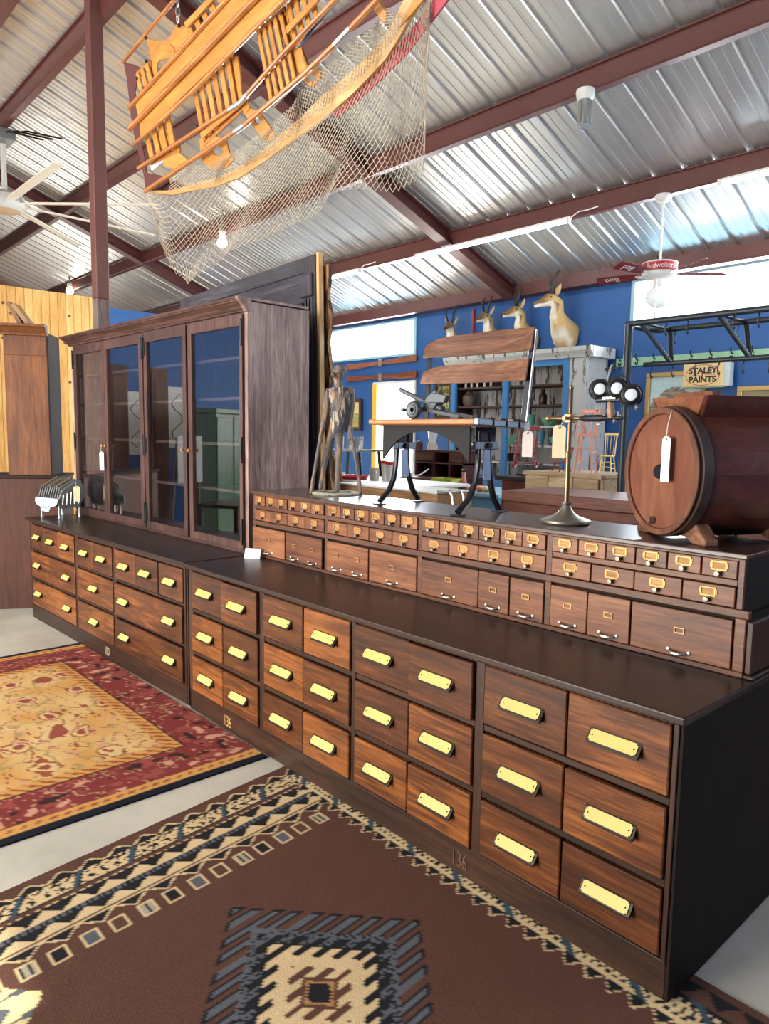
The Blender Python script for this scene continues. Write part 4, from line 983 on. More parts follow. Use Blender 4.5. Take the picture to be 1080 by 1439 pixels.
# ================================================================== STANDING PIECES BEHIND AND BESIDE
# tall dark panelled surround leaning behind the glazed cabinet
PO = Vector((-4.09, 1.10, 0))
pn = thing('panelled_door_surround', 'large dark panelled wooden surround standing behind the glazed cabinet', 'wood panel', PO); pn.rotation_euler = (0, math.radians(-1.6), 0)
M_pan = wood('charred_oak', (40, 38, 42), (62, 60, 66), (88, 84, 90), 'X', 0.4, rnd=0.1); M_panv = wood('charred_oak_v', (40, 36, 40), (62, 58, 64), (90, 84, 90), 'Z', 0.4, rnd=0.1)
xl, xr, H_ = -0.93, 1.02, 2.765
G().box(xr - 0.13, xr, -0.04, 0.04, 0.02, H_).build('stile', M_panv, pn, 0.004); G().box(xl, xl + 0.13, -0.04, 0.04, 0.02, H_).build('stile', M_panv, pn, 0.004)
for z0, z1 in ((H_ - 0.10, H_), (H_ - 0.30, H_ - 0.17), (1.6, 1.75), (0.02, 0.25)): G().box(xl + 0.13, xr - 0.13, -0.035, 0.035, z0, z1).build('rail', M_pan, pn, 0.004)
G().box(xl + 0.13, xr - 0.13, -0.02, 0.02, H_ - 0.17, H_ - 0.10).build('frieze_panel', M_pan, pn); G().box(xl + 0.13, xr - 0.13, -0.02, 0.02, 0.25, 1.6).build('lower_panel', M_panv, pn)
G().box(xl + 0.13, xr - 0.42, -0.02, 0.02, 1.75, H_ - 0.30).build('upper_panel', M_panv, pn)
for x in (xr - 0.19, xr - 0.42): G().box(x - 0.03, x + 0.03, -0.03, 0.03, 1.75, H_ - 0.30).build('muntin', M_panv, pn, 0.004)
G().box(xr - 0.39, xr - 0.22, -0.002, 0.002, 1.75, H_ - 0.30).build('glass_pane', M_glass, pn)
G().box(xr - 0.15, xr - 0.02, -0.06, -0.04, H_ - 0.27, H_ - 0.12).build('corner_block', M_panv, pn, 0.006)
for i in range(3): G().box(xr - 0.115 + i * 0.035, xr - 0.095 + i * 0.035, -0.048, -0.04, 0.1, H_ - 0.28).build('reeding', M_panv, pn)
G().box(xr, xr + 0.028, -0.03, 0.01, 0.02, H_ + 0.01).build('raw_edge_board', wood('raw_pine', (186, 142, 84), (216, 176, 116), (236, 204, 150), 'Z', 0.6), pn, 0.003)
g = G(); A = []; B = []
for i in range(24):
    z = 0.4 + i * 0.1; A.append(Vector((xr + 0.0, 0.05, z))); B.append(Vector((xr + 0.045 + 0.012 * math.sin(i * 1.7) + 0.008 * math.sin(i * 4.1), 0.05, z)))
g.strip(A, B, Y3, 0.03).build('torn_bark', chipped('bark', (70, 46, 32), (176, 128, 78), 0.5), pn)

# reddish cupboard at the left edge
df = Vector((0.52, 0.854, 0)).normalized(); ds = Vector((-df.y, df.x, 0)); cn_ = -ds
base = Vector((-6.10, -0.16, 0))
K = on_plane(73, 666, base, cn_); Kl = on_plane(11, 664, base, cn_); wU = (K - Kl).length
ang = math.atan2(df.y, df.x)
cu = thing('wooden_cupboard', 'reddish brown wooden cupboard with cornice at the left edge', 'cupboard', (K.x, K.y, 0), ang)
M_cup = wood('cupboard_red', (66, 33, 12), (96, 53, 22), (124, 74, 34), 'Z', 0.55, rnd=0.05, coat=0.05); M_cupd = wood('cupboard_dark', (26, 18, 15), (38, 27, 23), (54, 40, 35), 'Z', 0.8, coat=0, rnd=0.05)
zk = K.z; zu = on_plane(68, 464, base, cn_).z
G().box(-1.2, 0.05, 0.0, 0.55, 0.0, zk - 0.04).build('lower_case', wood('cupboard_base', (52, 25, 14), (70, 35, 20), (88, 46, 28), 'Z', 0.6, coat=0, rnd=0.02), cu, 0.004)
G().box(-1.22, 0.06, -0.02, 0.56, zk - 0.04, zk - 0.015).build('waist_shelf', M_cupd, cu, 0.004)
G().box(-wU, -0.012, 0.02, 0.40, zk - 0.015, zu - 0.05).build('upper_case', M_cup, cu, 0.003); G().box(-0.012, 0.0, 0.01, 0.40, zk - 0.015, zu - 0.02).build('side_panel', M_cupd, cu, 0.003)
G().box(-wU, -0.012, 0.012, 0.02, zu - 0.22, zu - 0.05).build('frieze', M_cup, cu, 0.003)
pfc = [(0.02, 0), (-0.01, 0.0), (-0.015, 0.015), (-0.03, 0.03), (-0.06, 0.06), (-0.08, 0.07), (-0.08, 0.09), (0.02, 0.09)]
g = G(); n = len(pfc)
g.add([(-wU - 0.08, y, zu - 0.05 + z) for y, z in pfc] + [(0.0 , y, zu - 0.05 + z) for y, z in pfc], [tuple(range(n)), tuple(reversed(range(n, 2 * n)))] + [(i, n + i, n + (i + 1) % n, (i + 1) % n) for i in range(n)])
g.build('cornice', M_cup, cu)
bk = thing('leaning_books', 'pair of old brown books leaning on top of the wooden cupboard', 'books', Vector((K.x, K.y, zu + 0.041)) - df * 0.22 - cn_ * 0.1, ang)
for k, (o, a_, c) in enumerate(((0.0, -0.5, (120, 84, 54)), (0.06, -0.62, (150, 116, 78)))):
    b = G().box(-0.018, 0.018, -0.09, 0.09, 0, 0.2).build('book', plain('book_%d' % k, c, 0.7), bk, 0.003); b.location = (o, 0, 0.01); b.rotation_euler = (0, a_, 0)

# ================================================================== HANGING BOAT FRAME AND NET
BA = Vector((-4.0, 0.155, 3.972)); BB = Vector((-4.0, 0.283, 3.226)); bd = Vector((1.0, 0.0035, 0.107)).normalized()
bn = bd.cross(BB - BA).normalized()
if bn.dot(CAM - BA) < 0: bn = -bn
bw = bn.cross(bd)                                     # across the boat
if bw.z > 0: bw = -bw
def bt(px, py, off=0.0): return on_plane(px, py, BA + bn * off, bn) - BA
bo = thing('folding_boat_frame', 'honey wood skeleton of a folding boat hanging from the roof', 'boat', BA)
def ext(p, q, d): return q + (q - p).normalized() * d
M_rod = M_honeyd; M_sleeve = plain('tin_sleeve', (196, 196, 192), 0.3, 0.8)
# plywood keel boards
p0, p1, p2, p3 = bt(191, 146), bt(318, 0), bt(398, 0), bt(198, 193)
e = 1.1
mid0, mid1 = bt(196, 168), bt(357, 0)
G().plate([p0, ext(p0, p1, e), ext(mid0, mid1, e), mid0], bn, 0.012).build('keel_board', M_honey, bo, 0.002)
G().plate([mid0 + bw * 0.003, ext(mid0, mid1, e) + bw * 0.003, ext(p3, p2, e), p3], bn, 0.012).build('keel_board', M_honey, bo, 0.002)
def rodp(pts, r, off, nm='longeron', mat=None, tail=1.0):
    P_ = [bt(x, y, off) for x, y in pts]
    if tail: P_.append(ext(P_[-2], P_[-1], tail))
    return G().tube(P_, r, 8).build(nm, mat or M_rod, bo)
rodp([(181, 152), (318, 0)], 0.014, 0.012); rodp([(181.5, 181), (330, 28), (357, 0)], 0.017, 0.02); rodp([(188, 203.5), (268, 131), (330, 69), (399, 0)], 0.012, 0.012)
rodp([(173, 87), (205, 48), (245, 0)], 0.012, -0.05)
rodp([(194, 236.5), (268, 189), (322, 154)], 0.013, -0.01, tail=0); rodp([(347, 133), (398, 75), (470, 0)], 0.013, -0.01)
rodp([(322, 154), (338, 144), (347, 133)], 0.014, -0.01, 'joint_sleeve', M_sleeve, 0)
rodp([(204, 268.5), (330, 185)], 0.014, 0.0, tail=0); rodp([(343, 176), (424, 107), (470, 63)], 0.014, 0.0, tail=0); rodp([(330, 185), (343, 176)], 0.015, 0.0, 'joint_sleeve', M_sleeve, 0)
rodp([(470, 63), (492, 40)], 0.015, 0.0, 'joint_sleeve', M_sleeve, 0); rodp([(492, 40), (527, 3), (540, -12)], 0.014, 0.0, tail=0.6)
rodp([(424, 62), (445, 32), (468, 6)], 0.009, -0.04, 'side_rod', plain('dark_rod', (60, 66, 86), 0.4), 0.3)
# gunwale: wide curved lath
up_ = [(212, 268), (240, 268), (271, 259), (300, 251), (330, 239), (365, 216), (395, 190), (425, 165), (451, 138), (480, 114), (507, 90), (530, 66), (546, 46), (570, 0)]
lo_ = [(212, 271), (242, 274), (273, 268), (305, 262), (337, 250), (373, 227), (407, 202), (438, 180), (465, 160), (494, 135), (518, 111), (543, 84), (560, 58), (592, 0)]
A = [bt(x, y, -0.06) for x, y in up_]; B = [bt(x, y, -0.085) for x, y in lo_]
A.append(ext(A[-2], A[-1], 0.7)); B.append(ext(B[-2], B[-1], 0.7))
G().strip(A, B, bn, 0.02).build('gunwale', wood('gunwale_ash', (150, 110, 66), (188, 144, 92), (212, 170, 116), 'X', 0.5), bo)
u2 = [(468, 163), (494, 137), (520, 108), (545, 84), (563, 62), (590, 26), (610, 0)]; l2 = [(474, 166), (498, 146), (522, 125), (548, 100), (571, 77), (601, 38), (630, 0)]
A = [bt(x, y, -0.10) for x, y in u2]; B = [bt(x, y, -0.11) for x, y in l2]; A.append(ext(A[-2], A[-1], 0.7)); B.append(ext(B[-2], B[-1], 0.7))
G().strip(A, B, bn, 0.01).build('red_hull_band', plain('red_rubber', (156, 36, 50), 0.6), bo)
# torn red brown hull cloth at the far end
M_cloth = plain('oxblood_cloth', (78, 34, 30), 0.8)
pc = [(174, 88), (186, 90), (198, 95), (193, 112), (190, 130), (192, 150), (195, 172), (199, 196), (203, 220), (207, 243), (222, 246), (236, 249), (238, 256), (226, 264), (205, 268), (203, 250), (199, 232), (193, 208), (188, 185), (184, 160), (181, 132), (178, 108)]
G().plate([bt(x, y, -0.07) for x, y in pc], bn, 0.006).build('hull_cloth', M_cloth, bo)
G().plate([bt(x, y, -0.09) for x, y in [(245, 254), (225, 262), (206, 269), (240, 275), (275, 268), (262, 262)]], bn, 0.006).build('hull_cloth', M_cloth, bo)
# slatted floor gratings
def grating(corners, n, off, gap=0.42, rails=True):
    tl, tr, br, bl_ = [bt(x, y, off) for x, y in corners]
    for i in range(n):
        a = (i + gap / 2) / n; b = (i + 1 - gap / 2) / n
        G().plate([tl.lerp(tr, a), tl.lerp(tr, b), bl_.lerp(br, b), bl_.lerp(br, a)], bn, 0.012).build('slat', M_honey, bo, 0.002)
    if rails:
        for A_, B_ in ((tl, tr), (bl_, br)): G().bar(A_ - bn * 0.014, B_ - bn * 0.014, 0.014, 0.04, up=bn.cross(B_ - A_)).build('grating_rail', M_honeyd, bo, 0.002)
grating([(200, 186), (238, 148), (250, 208), (210, 228)], 4, -0.03)
grating([(270, 130), (325, 78), (337, 150), (283, 202)], 6, -0.03)
grating([(360, 48), (398, 14), (418, 106), (378, 146)], 5, -0.03)
grating([(402, 12), (440, -24), (450, 22), (410, 62)], 4, -0.05)
grating([(190, 106), (210, 88), (216, 110), (196, 131)], 3, -0.04)
grating([(258, 36), (310, -18), (318, -2), (266, 58)], 5, -0.04)
G().plate([bt(x, y, -0.02) for x, y in [(260, 32), (305, -14), (309, -9), (264, 39)]], bn, 0.014).build('grating_edge', M_honey, bo, 0.002)
G().plate([bt(x, y, -0.02) for x, y in [(284, 196), (338, 150), (336, 143), (282, 187)]], bn, 0.014).build('grating_edge', M_honey, bo, 0.002)
G().plate([bt(x, y, -0.02) for x, y in [(404, 48), (448, 2), (445, -5), (403, 37)]], bn, 0.014).build('grating_edge', M_honey, bo, 0.002)
# shaped plywood ribs
def ribp(poly, off, holes=()):
    # outline drawn as a closed band when it has an opening
    P_ = [bt(x, y, off) for x, y in poly]
    if not holes: return G().plate(P_, bn, 0.012).build('rib', M_honey, bo, 0.002)
    H_ = [bt(x, y, off) for x, y in holes]; n = len(P_); g = G(); h = bn * 0.006
    vs = [p + h for p in P_] + [p + h for p in H_] + [p - h for p in P_] + [p - h for p in H_]; fs = []
    for i in range(n):
        j = (i + 1) % n; fs += [(i, j, n + j, n + i), (2 * n + i, 3 * n + i, 3 * n + j, 2 * n + j), (i, 2 * n + i, 2 * n + j, j), (n + i, n + j, 3 * n + j, 3 * n + i)]
    return g.add(vs, fs).build('rib', M_honey, bo, 0.0015)
ribp([(205, 53), (222, 58), (240, 55), (262, 66), (256, 84), (246, 100), (218, 118), (213, 104), (212, 84), (212, 72)], -0.06, [(222, 88), (227, 84), (238, 82), (247, 82), (247, 88), (243, 94), (226, 106), (222, 102), (221, 96), (221, 92)])
ribp([(224, 70), (230, 62), (240, 62), (246, 68), (247, 74), (240, 73), (230, 72)], -0.055)
ribp([(238, 54), (249, 34), (268, 40), (266, 62), (256, 72), (240, 60)], -0.05)
ribp([(218, 190), (232, 172), (240, 205), (262, 222), (266, 228), (250, 238), (232, 234), (226, 215)], -0.045)
ribp([(281, 195), (300, 190), (318, 196), (322, 212), (330, 224), (318, 236), (300, 240), (284, 226)], -0.045, [(300, 210), (304, 206), (310, 207), (314, 212), (313, 217), (308, 219), (303, 218), (300, 214)])
ribp([(320, 86), (334, 78), (338, 100), (340, 130), (352, 150), (346, 160), (336, 150), (328, 120)], -0.045)
ribp([(338, 148), (352, 152), (366, 158), (380, 178), (388, 190), (376, 200), (360, 182), (348, 166)], -0.05, [(356, 162), (362, 163), (366, 168), (368, 174), (364, 176), (360, 173), (357, 168), (355, 165)])
ribp([(408, 72), (424, 66), (428, 88), (438, 98), (450, 96), (452, 108), (440, 124), (424, 112), (414, 96)], -0.05, [(434, 108), (438, 104), (443, 106), (444, 111), (440, 116), (435, 115), (432, 113), (432, 110), (433, 109)])
ribp([(390, 22), (404, 12), (408, 40), (412, 66), (404, 74), (396, 50)], -0.05)
ribp([(560, 42), (596, 0), (622, -30), (606, -44), (580, -20), (562, 10)], -0.07)
ribp([(520, 6), (530, -2), (546, 20), (540, 34)], -0.05)
for x, y in ((205, 53), (205, 86), (192, 110), (276, 178), (402, 65), (396, 20), (251, 36)): G().ball(bt(x, y, -0.03), 0.011, 8).build('bolt', M_bronze, bo)
G().plate([bt(x, y, -0.05) for x, y in [(212, 232), (230, 218), (231, 226), (214, 240)]], bn, 0.01).build('seat_cleat', M_white, bo)
# chain up to the roof
c0 = bt(250, 34, -0.05) + BA
ch = thing('hanging_chain', 'steel chain holding up the boat frame', 'chain', c0)
nl = int((roof_z(c0.y) - 0.05 - c0.z) / 0.042)
lm = G().tube([Vector((0.012 * math.cos(t), 0, 0.026 * math.sin(t))) for t in [2 * PI * k / 12 for k in range(12)]], 0.0045, 6, closed=True).mesh('link', M_steel)
for i in range(nl): inst(lm, 'link', ch, loc=(0, 0, 0.03 + i * 0.042), rot=(0, 0, (i % 2) * PI / 2))
c1 = ext(mid0, mid1, 0.75) + BA - bn * 0.03
ch2 = thing('hanging_chain', 'steel chain at the near end of the boat frame', 'chain', c1)
nl = int((roof_z(c1.y) - 0.02 - c1.z) / 0.042)
for i in range(nl): inst(lm, 'link', ch2, loc=(0, 0, 0.03 + i * 0.042), rot=(0, 0, (i % 2) * PI / 2))
# fishing net: knotted diamonds draped from the gunwale
topl = [(204, 268), (240, 272), (290, 262), (335, 246), (375, 222), (407, 200), (440, 172), (470, 152), (505, 120), (540, 84), (565, 48), (592, 8), (604, -20)]
botl = [(214, 300), (246, 384), (264, 402), (290, 380), (322, 352), (366, 340), (410, 318), (440, 300), (470, 270), (510, 268), (560, 268), (592, 246), (606, 60)]
def poly_at(L_, u):
    k = u * (len(L_) - 1); i = min(int(k), len(L_) - 2); t = k - i
    return (L_[i][0] * (1 - t) + L_[i + 1][0] * t, L_[i][1] * (1 - t) + L_[i + 1][1] * t)
NU, NV = 62, 25; npts = []
for j in range(NV + 1):
    row = []
    for i in range(NU + 1):
        u = (i + (0.5 if j % 2 else 0.0)) / (NU + 0.5); v = j / NV
        a = poly_at(topl, u); b = poly_at(botl, u)
        x = a[0] + (b[0] - a[0]) * v; y = a[1] + (b[1] - a[1]) * (v ** 0.9)
        x += 3.0 * math.sin(u * 40 + v * 3) * v; y += 2.5 * math.sin(u * 23 + 1) * v
        off = -0.09 - 0.05 * math.sin(u * 31) * v - 0.12 * v * noise.noise(Vector((u * 7, v * 3, 2)))
        row.append(bt(x, y, off))
    npts.append(row)
g = G()
def strand(p, q, r=0.0019):
    d = (q - p); 
    if d.length < 1e-5: return
    d.normalize(); a = d.cross(Z3 if abs(d.z) < 0.9 else X3).normalized(); b = d.cross(a)
    o = [a, -a * 0.5 + b * 0.866, -a * 0.5 - b * 0.866]
    g.add([p + k * r for k in o] + [q + k * r for k in o], [(0, 1, 4, 3), (1, 2, 5, 4), (2, 0, 3, 5)], True)
for j in range(NV):
    for i in range(NU + 1):
        strand(npts[j][i], npts[j + 1][i])
        k = i + 1 if j % 2 else i - 1
        if 0 <= k <= NU: strand(npts[j][i], npts[j + 1][k])
net = g.build('fishing_net', plain('net_twine', (176, 164, 142), 0.9)); net.location = BA
tag(net, 'pale knotted fishing net draped over the boat frame', 'net')
# second, bunched layer of the same net inside the boat
g = G(); g2 = []
inn_t = [(246, 236), (300, 230), (350, 200), (400, 158), (440, 108), (500, 60), (545, 10)]; inn_b = [(236, 268), (300, 258), (350, 232), (405, 196), (455, 150), (520, 95), (572, 30)]
rows_ = []
for j in range(13):
    row = []
    for i in range(71):
        u = (i + (0.5 if j % 2 else 0)) / 70.5; v = j / 12; a = poly_at(inn_t, u); b = poly_at(inn_b, u)
        row.append(bt(a[0] + (b[0] - a[0]) * v + 2 * math.sin(u * 50), a[1] + (b[1] - a[1]) * v, -0.025 + 0.02 * math.sin(u * 37 + v * 4)))
    rows_.append(row)
for j in range(12):
    for i in range(71):
        strand(rows_[j][i], rows_[j + 1][i]); k = i + 1 if j % 2 else i - 1
        if 0 <= k < 71: strand(rows_[j][i], rows_[j + 1][k])
n2_ = g.build('fishing_net', plain('net_twine', (176, 164, 142), 0.9)); n2_.location = BA
tag(n2_, 'bunched fishing net caught along the inside of the boat gunwale', 'net')

# ================================================================== FANS AND LAMPS
FH = Vector((-10.2, 1.06, 4.62))
bf = thing('ceiling_fan', 'large eight-bladed pale industrial ceiling fan at the left', 'ceiling fan', FH)
M_fanw = plain('fan_grey', (206, 206, 202), 0.4, 0.2)
G().lathe([(0, 0.16), (0.16, 0.15), (0.24, 0.10), (0.25, 0.02), (0.25, -0.04), (0.2, -0.08), (0.0, -0.09)], 28).build('hub', M_fanw, bf)
G().lathe([(0.17, -0.075), (0.19, -0.085), (0.17, -0.095), (0.0, -0.10)], 24).build('hub_cap', plain('tan_cap', (186, 158, 128), 0.5), bf)
G().cyl((0, 0, 0.15), (0, 0, roof_z(FH.y) - 0.2 - FH.z), 0.035, 14).build('down_rod', M_fanw, bf)
bm_ = G().plate([(0.22, -0.05, 0), (0.5, -0.075, 0.0), (2.1, -0.075, -0.01), (2.14, 0.0, -0.01), (2.1, 0.065, 0.012), (0.5, 0.065, 0.022), (0.22, 0.05, 0.02)], (0, -0.15, 1), 0.018).mesh('blade', plain('blade_cream', (214, 204, 186), 0.45))
for k in range(8): inst(bm_, 'blade', bf, 0.003, rot=(0, 0, k * PI / 4 + 0.01))
G().box(-0.12, 0.25, -0.10, 0.1, roof_z(FH.y) - 0.34 - FH.z, roof_z(FH.y) - 0.2 - FH.z).build('mount_bracket', plain('bracket_grey', (120, 122, 122), 0.5, 0.5), bf, 0.01)
for k in range(3): G().tube([(0.05, 0.05 * k - 0.05, 0.9), (0.35, 0.1 * k, 0.84 + 0.03 * k), (0.7, 0.12 * k + 0.3, 0.72 + 0.04 * k)], 0.012, 6).build('cable', M_iron, bf)
# white fan with printed red band
BF = Vector((-2.86, 5.10, 3.27))
wf = thing('ceiling_fan', 'small white ceiling fan with red beer-brand band and globe lamp', 'ceiling fan', BF)
zr = roof_z(5.14) - 0.21 - BF.z
G().lathe([(0, zr), (0.075, zr), (0.085, zr - 0.02), (0.06, zr - 0.06), (0.02, zr - 0.075), (0, zr - 0.076)], 20).build('canopy', M_white, wf)
G().cyl((0, 0, 0.08), (0, 0, zr - 0.06), 0.0125, 10).build('down_rod', M_white, wf)
G().lathe([(0, 0.085), (0.15, 0.08), (0.172, 0.07), (0.172, 0.062), (0.165, 0.06)], 32).build('motor_top', M_white, wf)
G().lathe([(0.168, 0.062), (0.168, -0.018)], 40).build('red_band', plain('band_red', (176, 30, 40), 0.4), wf)
G().lathe([(0.166, -0.018), (0.172, -0.022), (0.16, -0.05), (0.10, -0.075), (0.06, -0.08), (0.05, -0.13), (0.06, -0.16), (0, -0.16)], 32).build('motor_base', M_white, wf)
me = text_mesh('Budweiser', 0.07, M_white, 'band_lettering', 0.0008)
vd = (CAM - BF); th0 = math.atan2(vd.y, vd.x)
for v in me.vertices:
    x, y, z = v.co; a = th0 + x / 0.170 * 0.92; r = 0.1695 + z; v.co = (r * math.cos(a), r * math.sin(a), 0.022 + y)
inst(me, 'band_lettering', wf)
G().lathe([(0.045, -0.15), (0.06, -0.165), (0.105, -0.21), (0.12, -0.26), (0.105, -0.31), (0.06, -0.35), (0.03, -0.36), (0, -0.362)], 28).build('globe', plain('opal_glass', (228, 236, 236), 0.2, emit=(230, 240, 240), estr=0.25), wf)
G().tube([(0.03, -0.1, -0.12), (0.032, -0.104, -0.4)], 0.002, 5).build('pull_chain', M_steel, wf); G().lathe([(0, 0), (0.012, -0.03), (0.018, -0.1), (0, -0.1)], 10, o=(0.032, -0.104, -0.40)).build('pull_knob', M_white, wf)
bl1 = G().plate([(0.20, -0.03, 0), (0.27, -0.055, 0), (0.62, -0.068, 0), (0.645, -0.04, 0), (0.645, 0.04, 0), (0.62, 0.068, 0), (0.27, 0.055, 0), (0.20, 0.03, 0)], (0, 0.12, 1), 0.008)
arm = G().bar((0.10, 0, -0.03), (0.24, 0, -0.004), 0.03, 0.006).mesh('blade_iron', M_white)
rb = bl1.mesh('blade', plain('blade_red', (122, 30, 36), 0.4))
angs = [math.radians(a) for a in (40, 40 + 72, 40 + 144, 40 + 216, 40 + 288)]
scr = math.atan2(CR.y, CR.x)
for k in range(5):
    a = scr - 0.05 + k * 2 * PI / 5
    b = inst(rb, 'blade', wf, 0.002, loc=(0, 0, -0.03), rot=(0.36, 0, a)); inst(arm, 'blade_iron', b)
    t = inst(text_mesh('Bud', 0.10, M_white, 'blade_lettering', 0.0008), 'blade_lettering', b, loc=(0.48, 0, -0.0065), rot=(PI, 0, 0))
# tube lamps under the nearest purlin to the back wall
yT = 5.05; zT = roof_z(5.14) - 0.25
M_tube = plain('tube_glow', (240, 250, 255), 0.3, emit=(225, 245, 255), estr=34)
for x0, x1, lb in ((-6.30, -3.90, 'long glowing tube lamp crossing the steel rafter'), (-2.30, 0.1, 'glowing tube lamp at the right edge, beyond the white fan'), (-9.9, -7.46, 'glowing tube lamp seen behind the dark panelled surround')):
    t = thing('tube_lamp', lb, 'lamp', ((x0 + x1) / 2, yT, zT), 0, 'tube lamps under the purlin'); h = (x1 - x0) / 2
    G().box(-h, h, -0.03, 0.03, 0.012, 0.034).build('housing', M_white, t, 0.003); G().cyl((-h + 0.03, 0, -0.006), (h - 0.03, 0, -0.006), 0.018, 10).build('tube', M_tube, t)
    for s_ in (-1, 1): G().box(s_ * (h - 0.02) - 0.02, s_ * (h - 0.02) + 0.02, -0.022, 0.022, -0.026, 0.014).build('end_cap', M_white, t, 0.003)
    G().tube([(h, 0, 0.02), (h + 0.12, -0.02, 0.06), (h + 0.22, -0.03, 0.05), (h + 0.34, 0.0, 0.07)], 0.006, 6).build('lead', M_white, t)
# jar lamp on the middle purlin
jl = on_y(822, 137, 3.66); jl.z = roof_z(3.73) - 0.21
j = thing('jar_lamp', 'unlit jar-shaped glass lamp under the middle purlin', 'lamp', jl)
G().lathe([(0, 0), (0.075, 0), (0.08, -0.02), (0.07, -0.07), (0.055, -0.085), (0, -0.086)], 20).build('holder', M_white, j)
G().lathe([(0.05, -0.08), (0.055, -0.1), (0.052, -0.27), (0.06, -0.275), (0.06, -0.29), (0.0, -0.295)], 20).build('jar', plain('jar_glass', (150, 156, 156), 0.12, 0.3), j)
for k in range(4): G().cyl((0.054 * math.cos(k * PI / 2), 0.054 * math.sin(k * PI / 2), -0.09), (0.054 * math.cos(k * PI / 2), 0.054 * math.sin(k * PI / 2), -0.28), 0.005, 6).build('guard_wire', M_steel, j)
# bare flood bulbs
for c, lb in ((on_y(312, 341, 3.60), 'bright bare bulb shining below the net'), (on_y(98, 409, 3.6), 'bright bare bulb above the pine partition')):
    b = thing('flood_bulb', lb, 'lamp', c, 0, 'bare flood bulbs')
    G().ball((0, 0, 0), 0.075, 14).build('bulb', plain('bulb_glow', (255, 248, 235), 0.3, emit=(255, 246, 230), estr=40), b)
    G().lathe([(0, 0.16), (0.05, 0.16), (0.05, 0.09), (0.035, 0.06), (0, 0.06)], 14).build('socket', M_white, b)
    zz = roof_z(c.y) - c.z; G().cyl((0, 0, 0.15), (0, 0, zz), 0.02, 8).build('conduit', M_steel, b)

# ================================================================== BACK OF THE ROOM
M_chip = chipped('chipped_white', (206, 208, 204), (104, 92, 84), 0.42, 'Z', 0.5); M_chipb = chipped('chipped_back', (214, 212, 206), (88, 80, 76), 0.45, 'Z', 0.5)
M_sky = plain('sky_blue_paint', (62, 134, 196), 0.5); M_shelf = plain('shelf_brown', (84, 64, 54), 0.7)
# ---- painted hutch
hu = thing('painted_hutch', 'tall chipped white hutch with blue uprights and open shelves', 'shelving', (-5.42, 6.33, 0))
def Hh(g): g.v = [(v[0] + 5.42, v[1] - 6.33, v[2]) for v in g.v]; return g
Hh(G().box(-6.62, -4.27, 6.10, 6.56, 0, 1.02)).build('lower_case', M_sky, hu, 0.005)
for i in range(14):
    x = -6.60 + i * 0.166; Hh(G().box(x, x + 0.162, 6.52, 6.55, 1.02, 2.60)).build('back_plank', M_chipb, hu, 0.003)
Hh(G().box(-4.53, -4.27, 6.08, 6.56, 1.02, 2.60)).build('pilaster', M_chip, hu, 0.006); Hh(G().box(-6.62, -6.56, 6.10, 6.52, 1.02, 2.60)).build('side_board', M_shelf, hu)
for x in (-6.56, -5.59, -4.61): Hh(G().box(x, x + 0.09, 6.07, 6.12, 1.02, 2.58)).build('upright', M_sky, hu, 0.004)
Hh(G().box(-6.56, -4.53, 6.08, 6.12, 2.52, 2.60)).build('top_rail', M_sky, hu, 0.004)
g = G(); pf2 = [(6.12, 2.60), (6.05, 2.60), (6.04, 2.63), (6.0, 2.68), (5.99, 2.73), (6.56, 2.73), (6.56, 2.60)]; n = len(pf2)
g.add([(-6.66, y, z) for y, z in pf2] + [(-4.17, y, z) for y, z in pf2], [tuple(range(n)), tuple(reversed(range(n, 2 * n)))] + [(i, n + i, n + (i + 1) % n, (i + 1) % n) for i in range(n)]); Hh(g).build('cornice', M_chip, hu)
SH = [2.27, 2.0, 1.72, 1.46, 1.22]
for z in SH: Hh(G().box(-6.56, -4.53, 6.14, 6.52, z, z + 0.025)).build('shelf', M_shelf if z > 1.8 else M_chip, hu)
def vessel(name, label, cat, px, z, prof, mat, Y=6.3, grp=None, n=18):
    p = on_y(px, 600, Y); o = thing(name, label, cat, (p.x, Y, z), 0, grp); G().lathe(prof, n).build('body', mat, o); return o
M_jade = plain('jade_glass', (120, 196, 160), 0.25); M_dkb = plain('dark_bottle', (52, 34, 28), 0.25)
cup = [(0, 0), (0.05, 0), (0.062, 0.02), (0.075, 0.13), (0.068, 0.13), (0.055, 0.02), (0, 0.015)]; bowl = [(0, 0), (0.05, 0), (0.1, 0.05), (0.13, 0.11), (0.122, 0.11), (0.09, 0.05), (0, 0.015)]
jar = [(0, 0), (0.045, 0), (0.05, 0.02), (0.05, 0.15), (0.025, 0.19), (0.025, 0.24), (0.03, 0.25), (0, 0.25)]
vessel('jade_cup', 'jade green cup on the middle hutch shelf', 'cup', 743, SH[2] + 0.026, [(r * 1.15, h * 1.2) for r, h in cup], M_jade); vessel('jade_bowl', 'wide jade green bowl beside the jade cup', 'bowl', 772, SH[2] + 0.026, bowl, M_jade)
vessel('jade_bowl', 'lower jade green bowl behind the red rocking chair', 'bowl', 784, SH[3] + 0.026, bowl, M_jade); vessel('jade_cup', 'narrow jade green tumbler left of the red rocking chair', 'cup', 720, SH[3] + 0.026, cup, M_jade)
vessel('dark_bottle', 'dark brown bottle alone on a high hutch shelf', 'bottle', 761, SH[1] + 0.026, [(r * 1.1, h * 0.86) for r, h in jar], M_dkb); vessel('turquoise_vase', 'turquoise vase on the hutch shelf above the red rocking chair', 'vase', 758, SH[3] + 0.026, [(0, 0), (0.05, 0), (0.075, 0.1), (0.085, 0.19), (0.078, 0.19), (0, 0.02)], plain('turquoise', (110, 186, 206), 0.3))
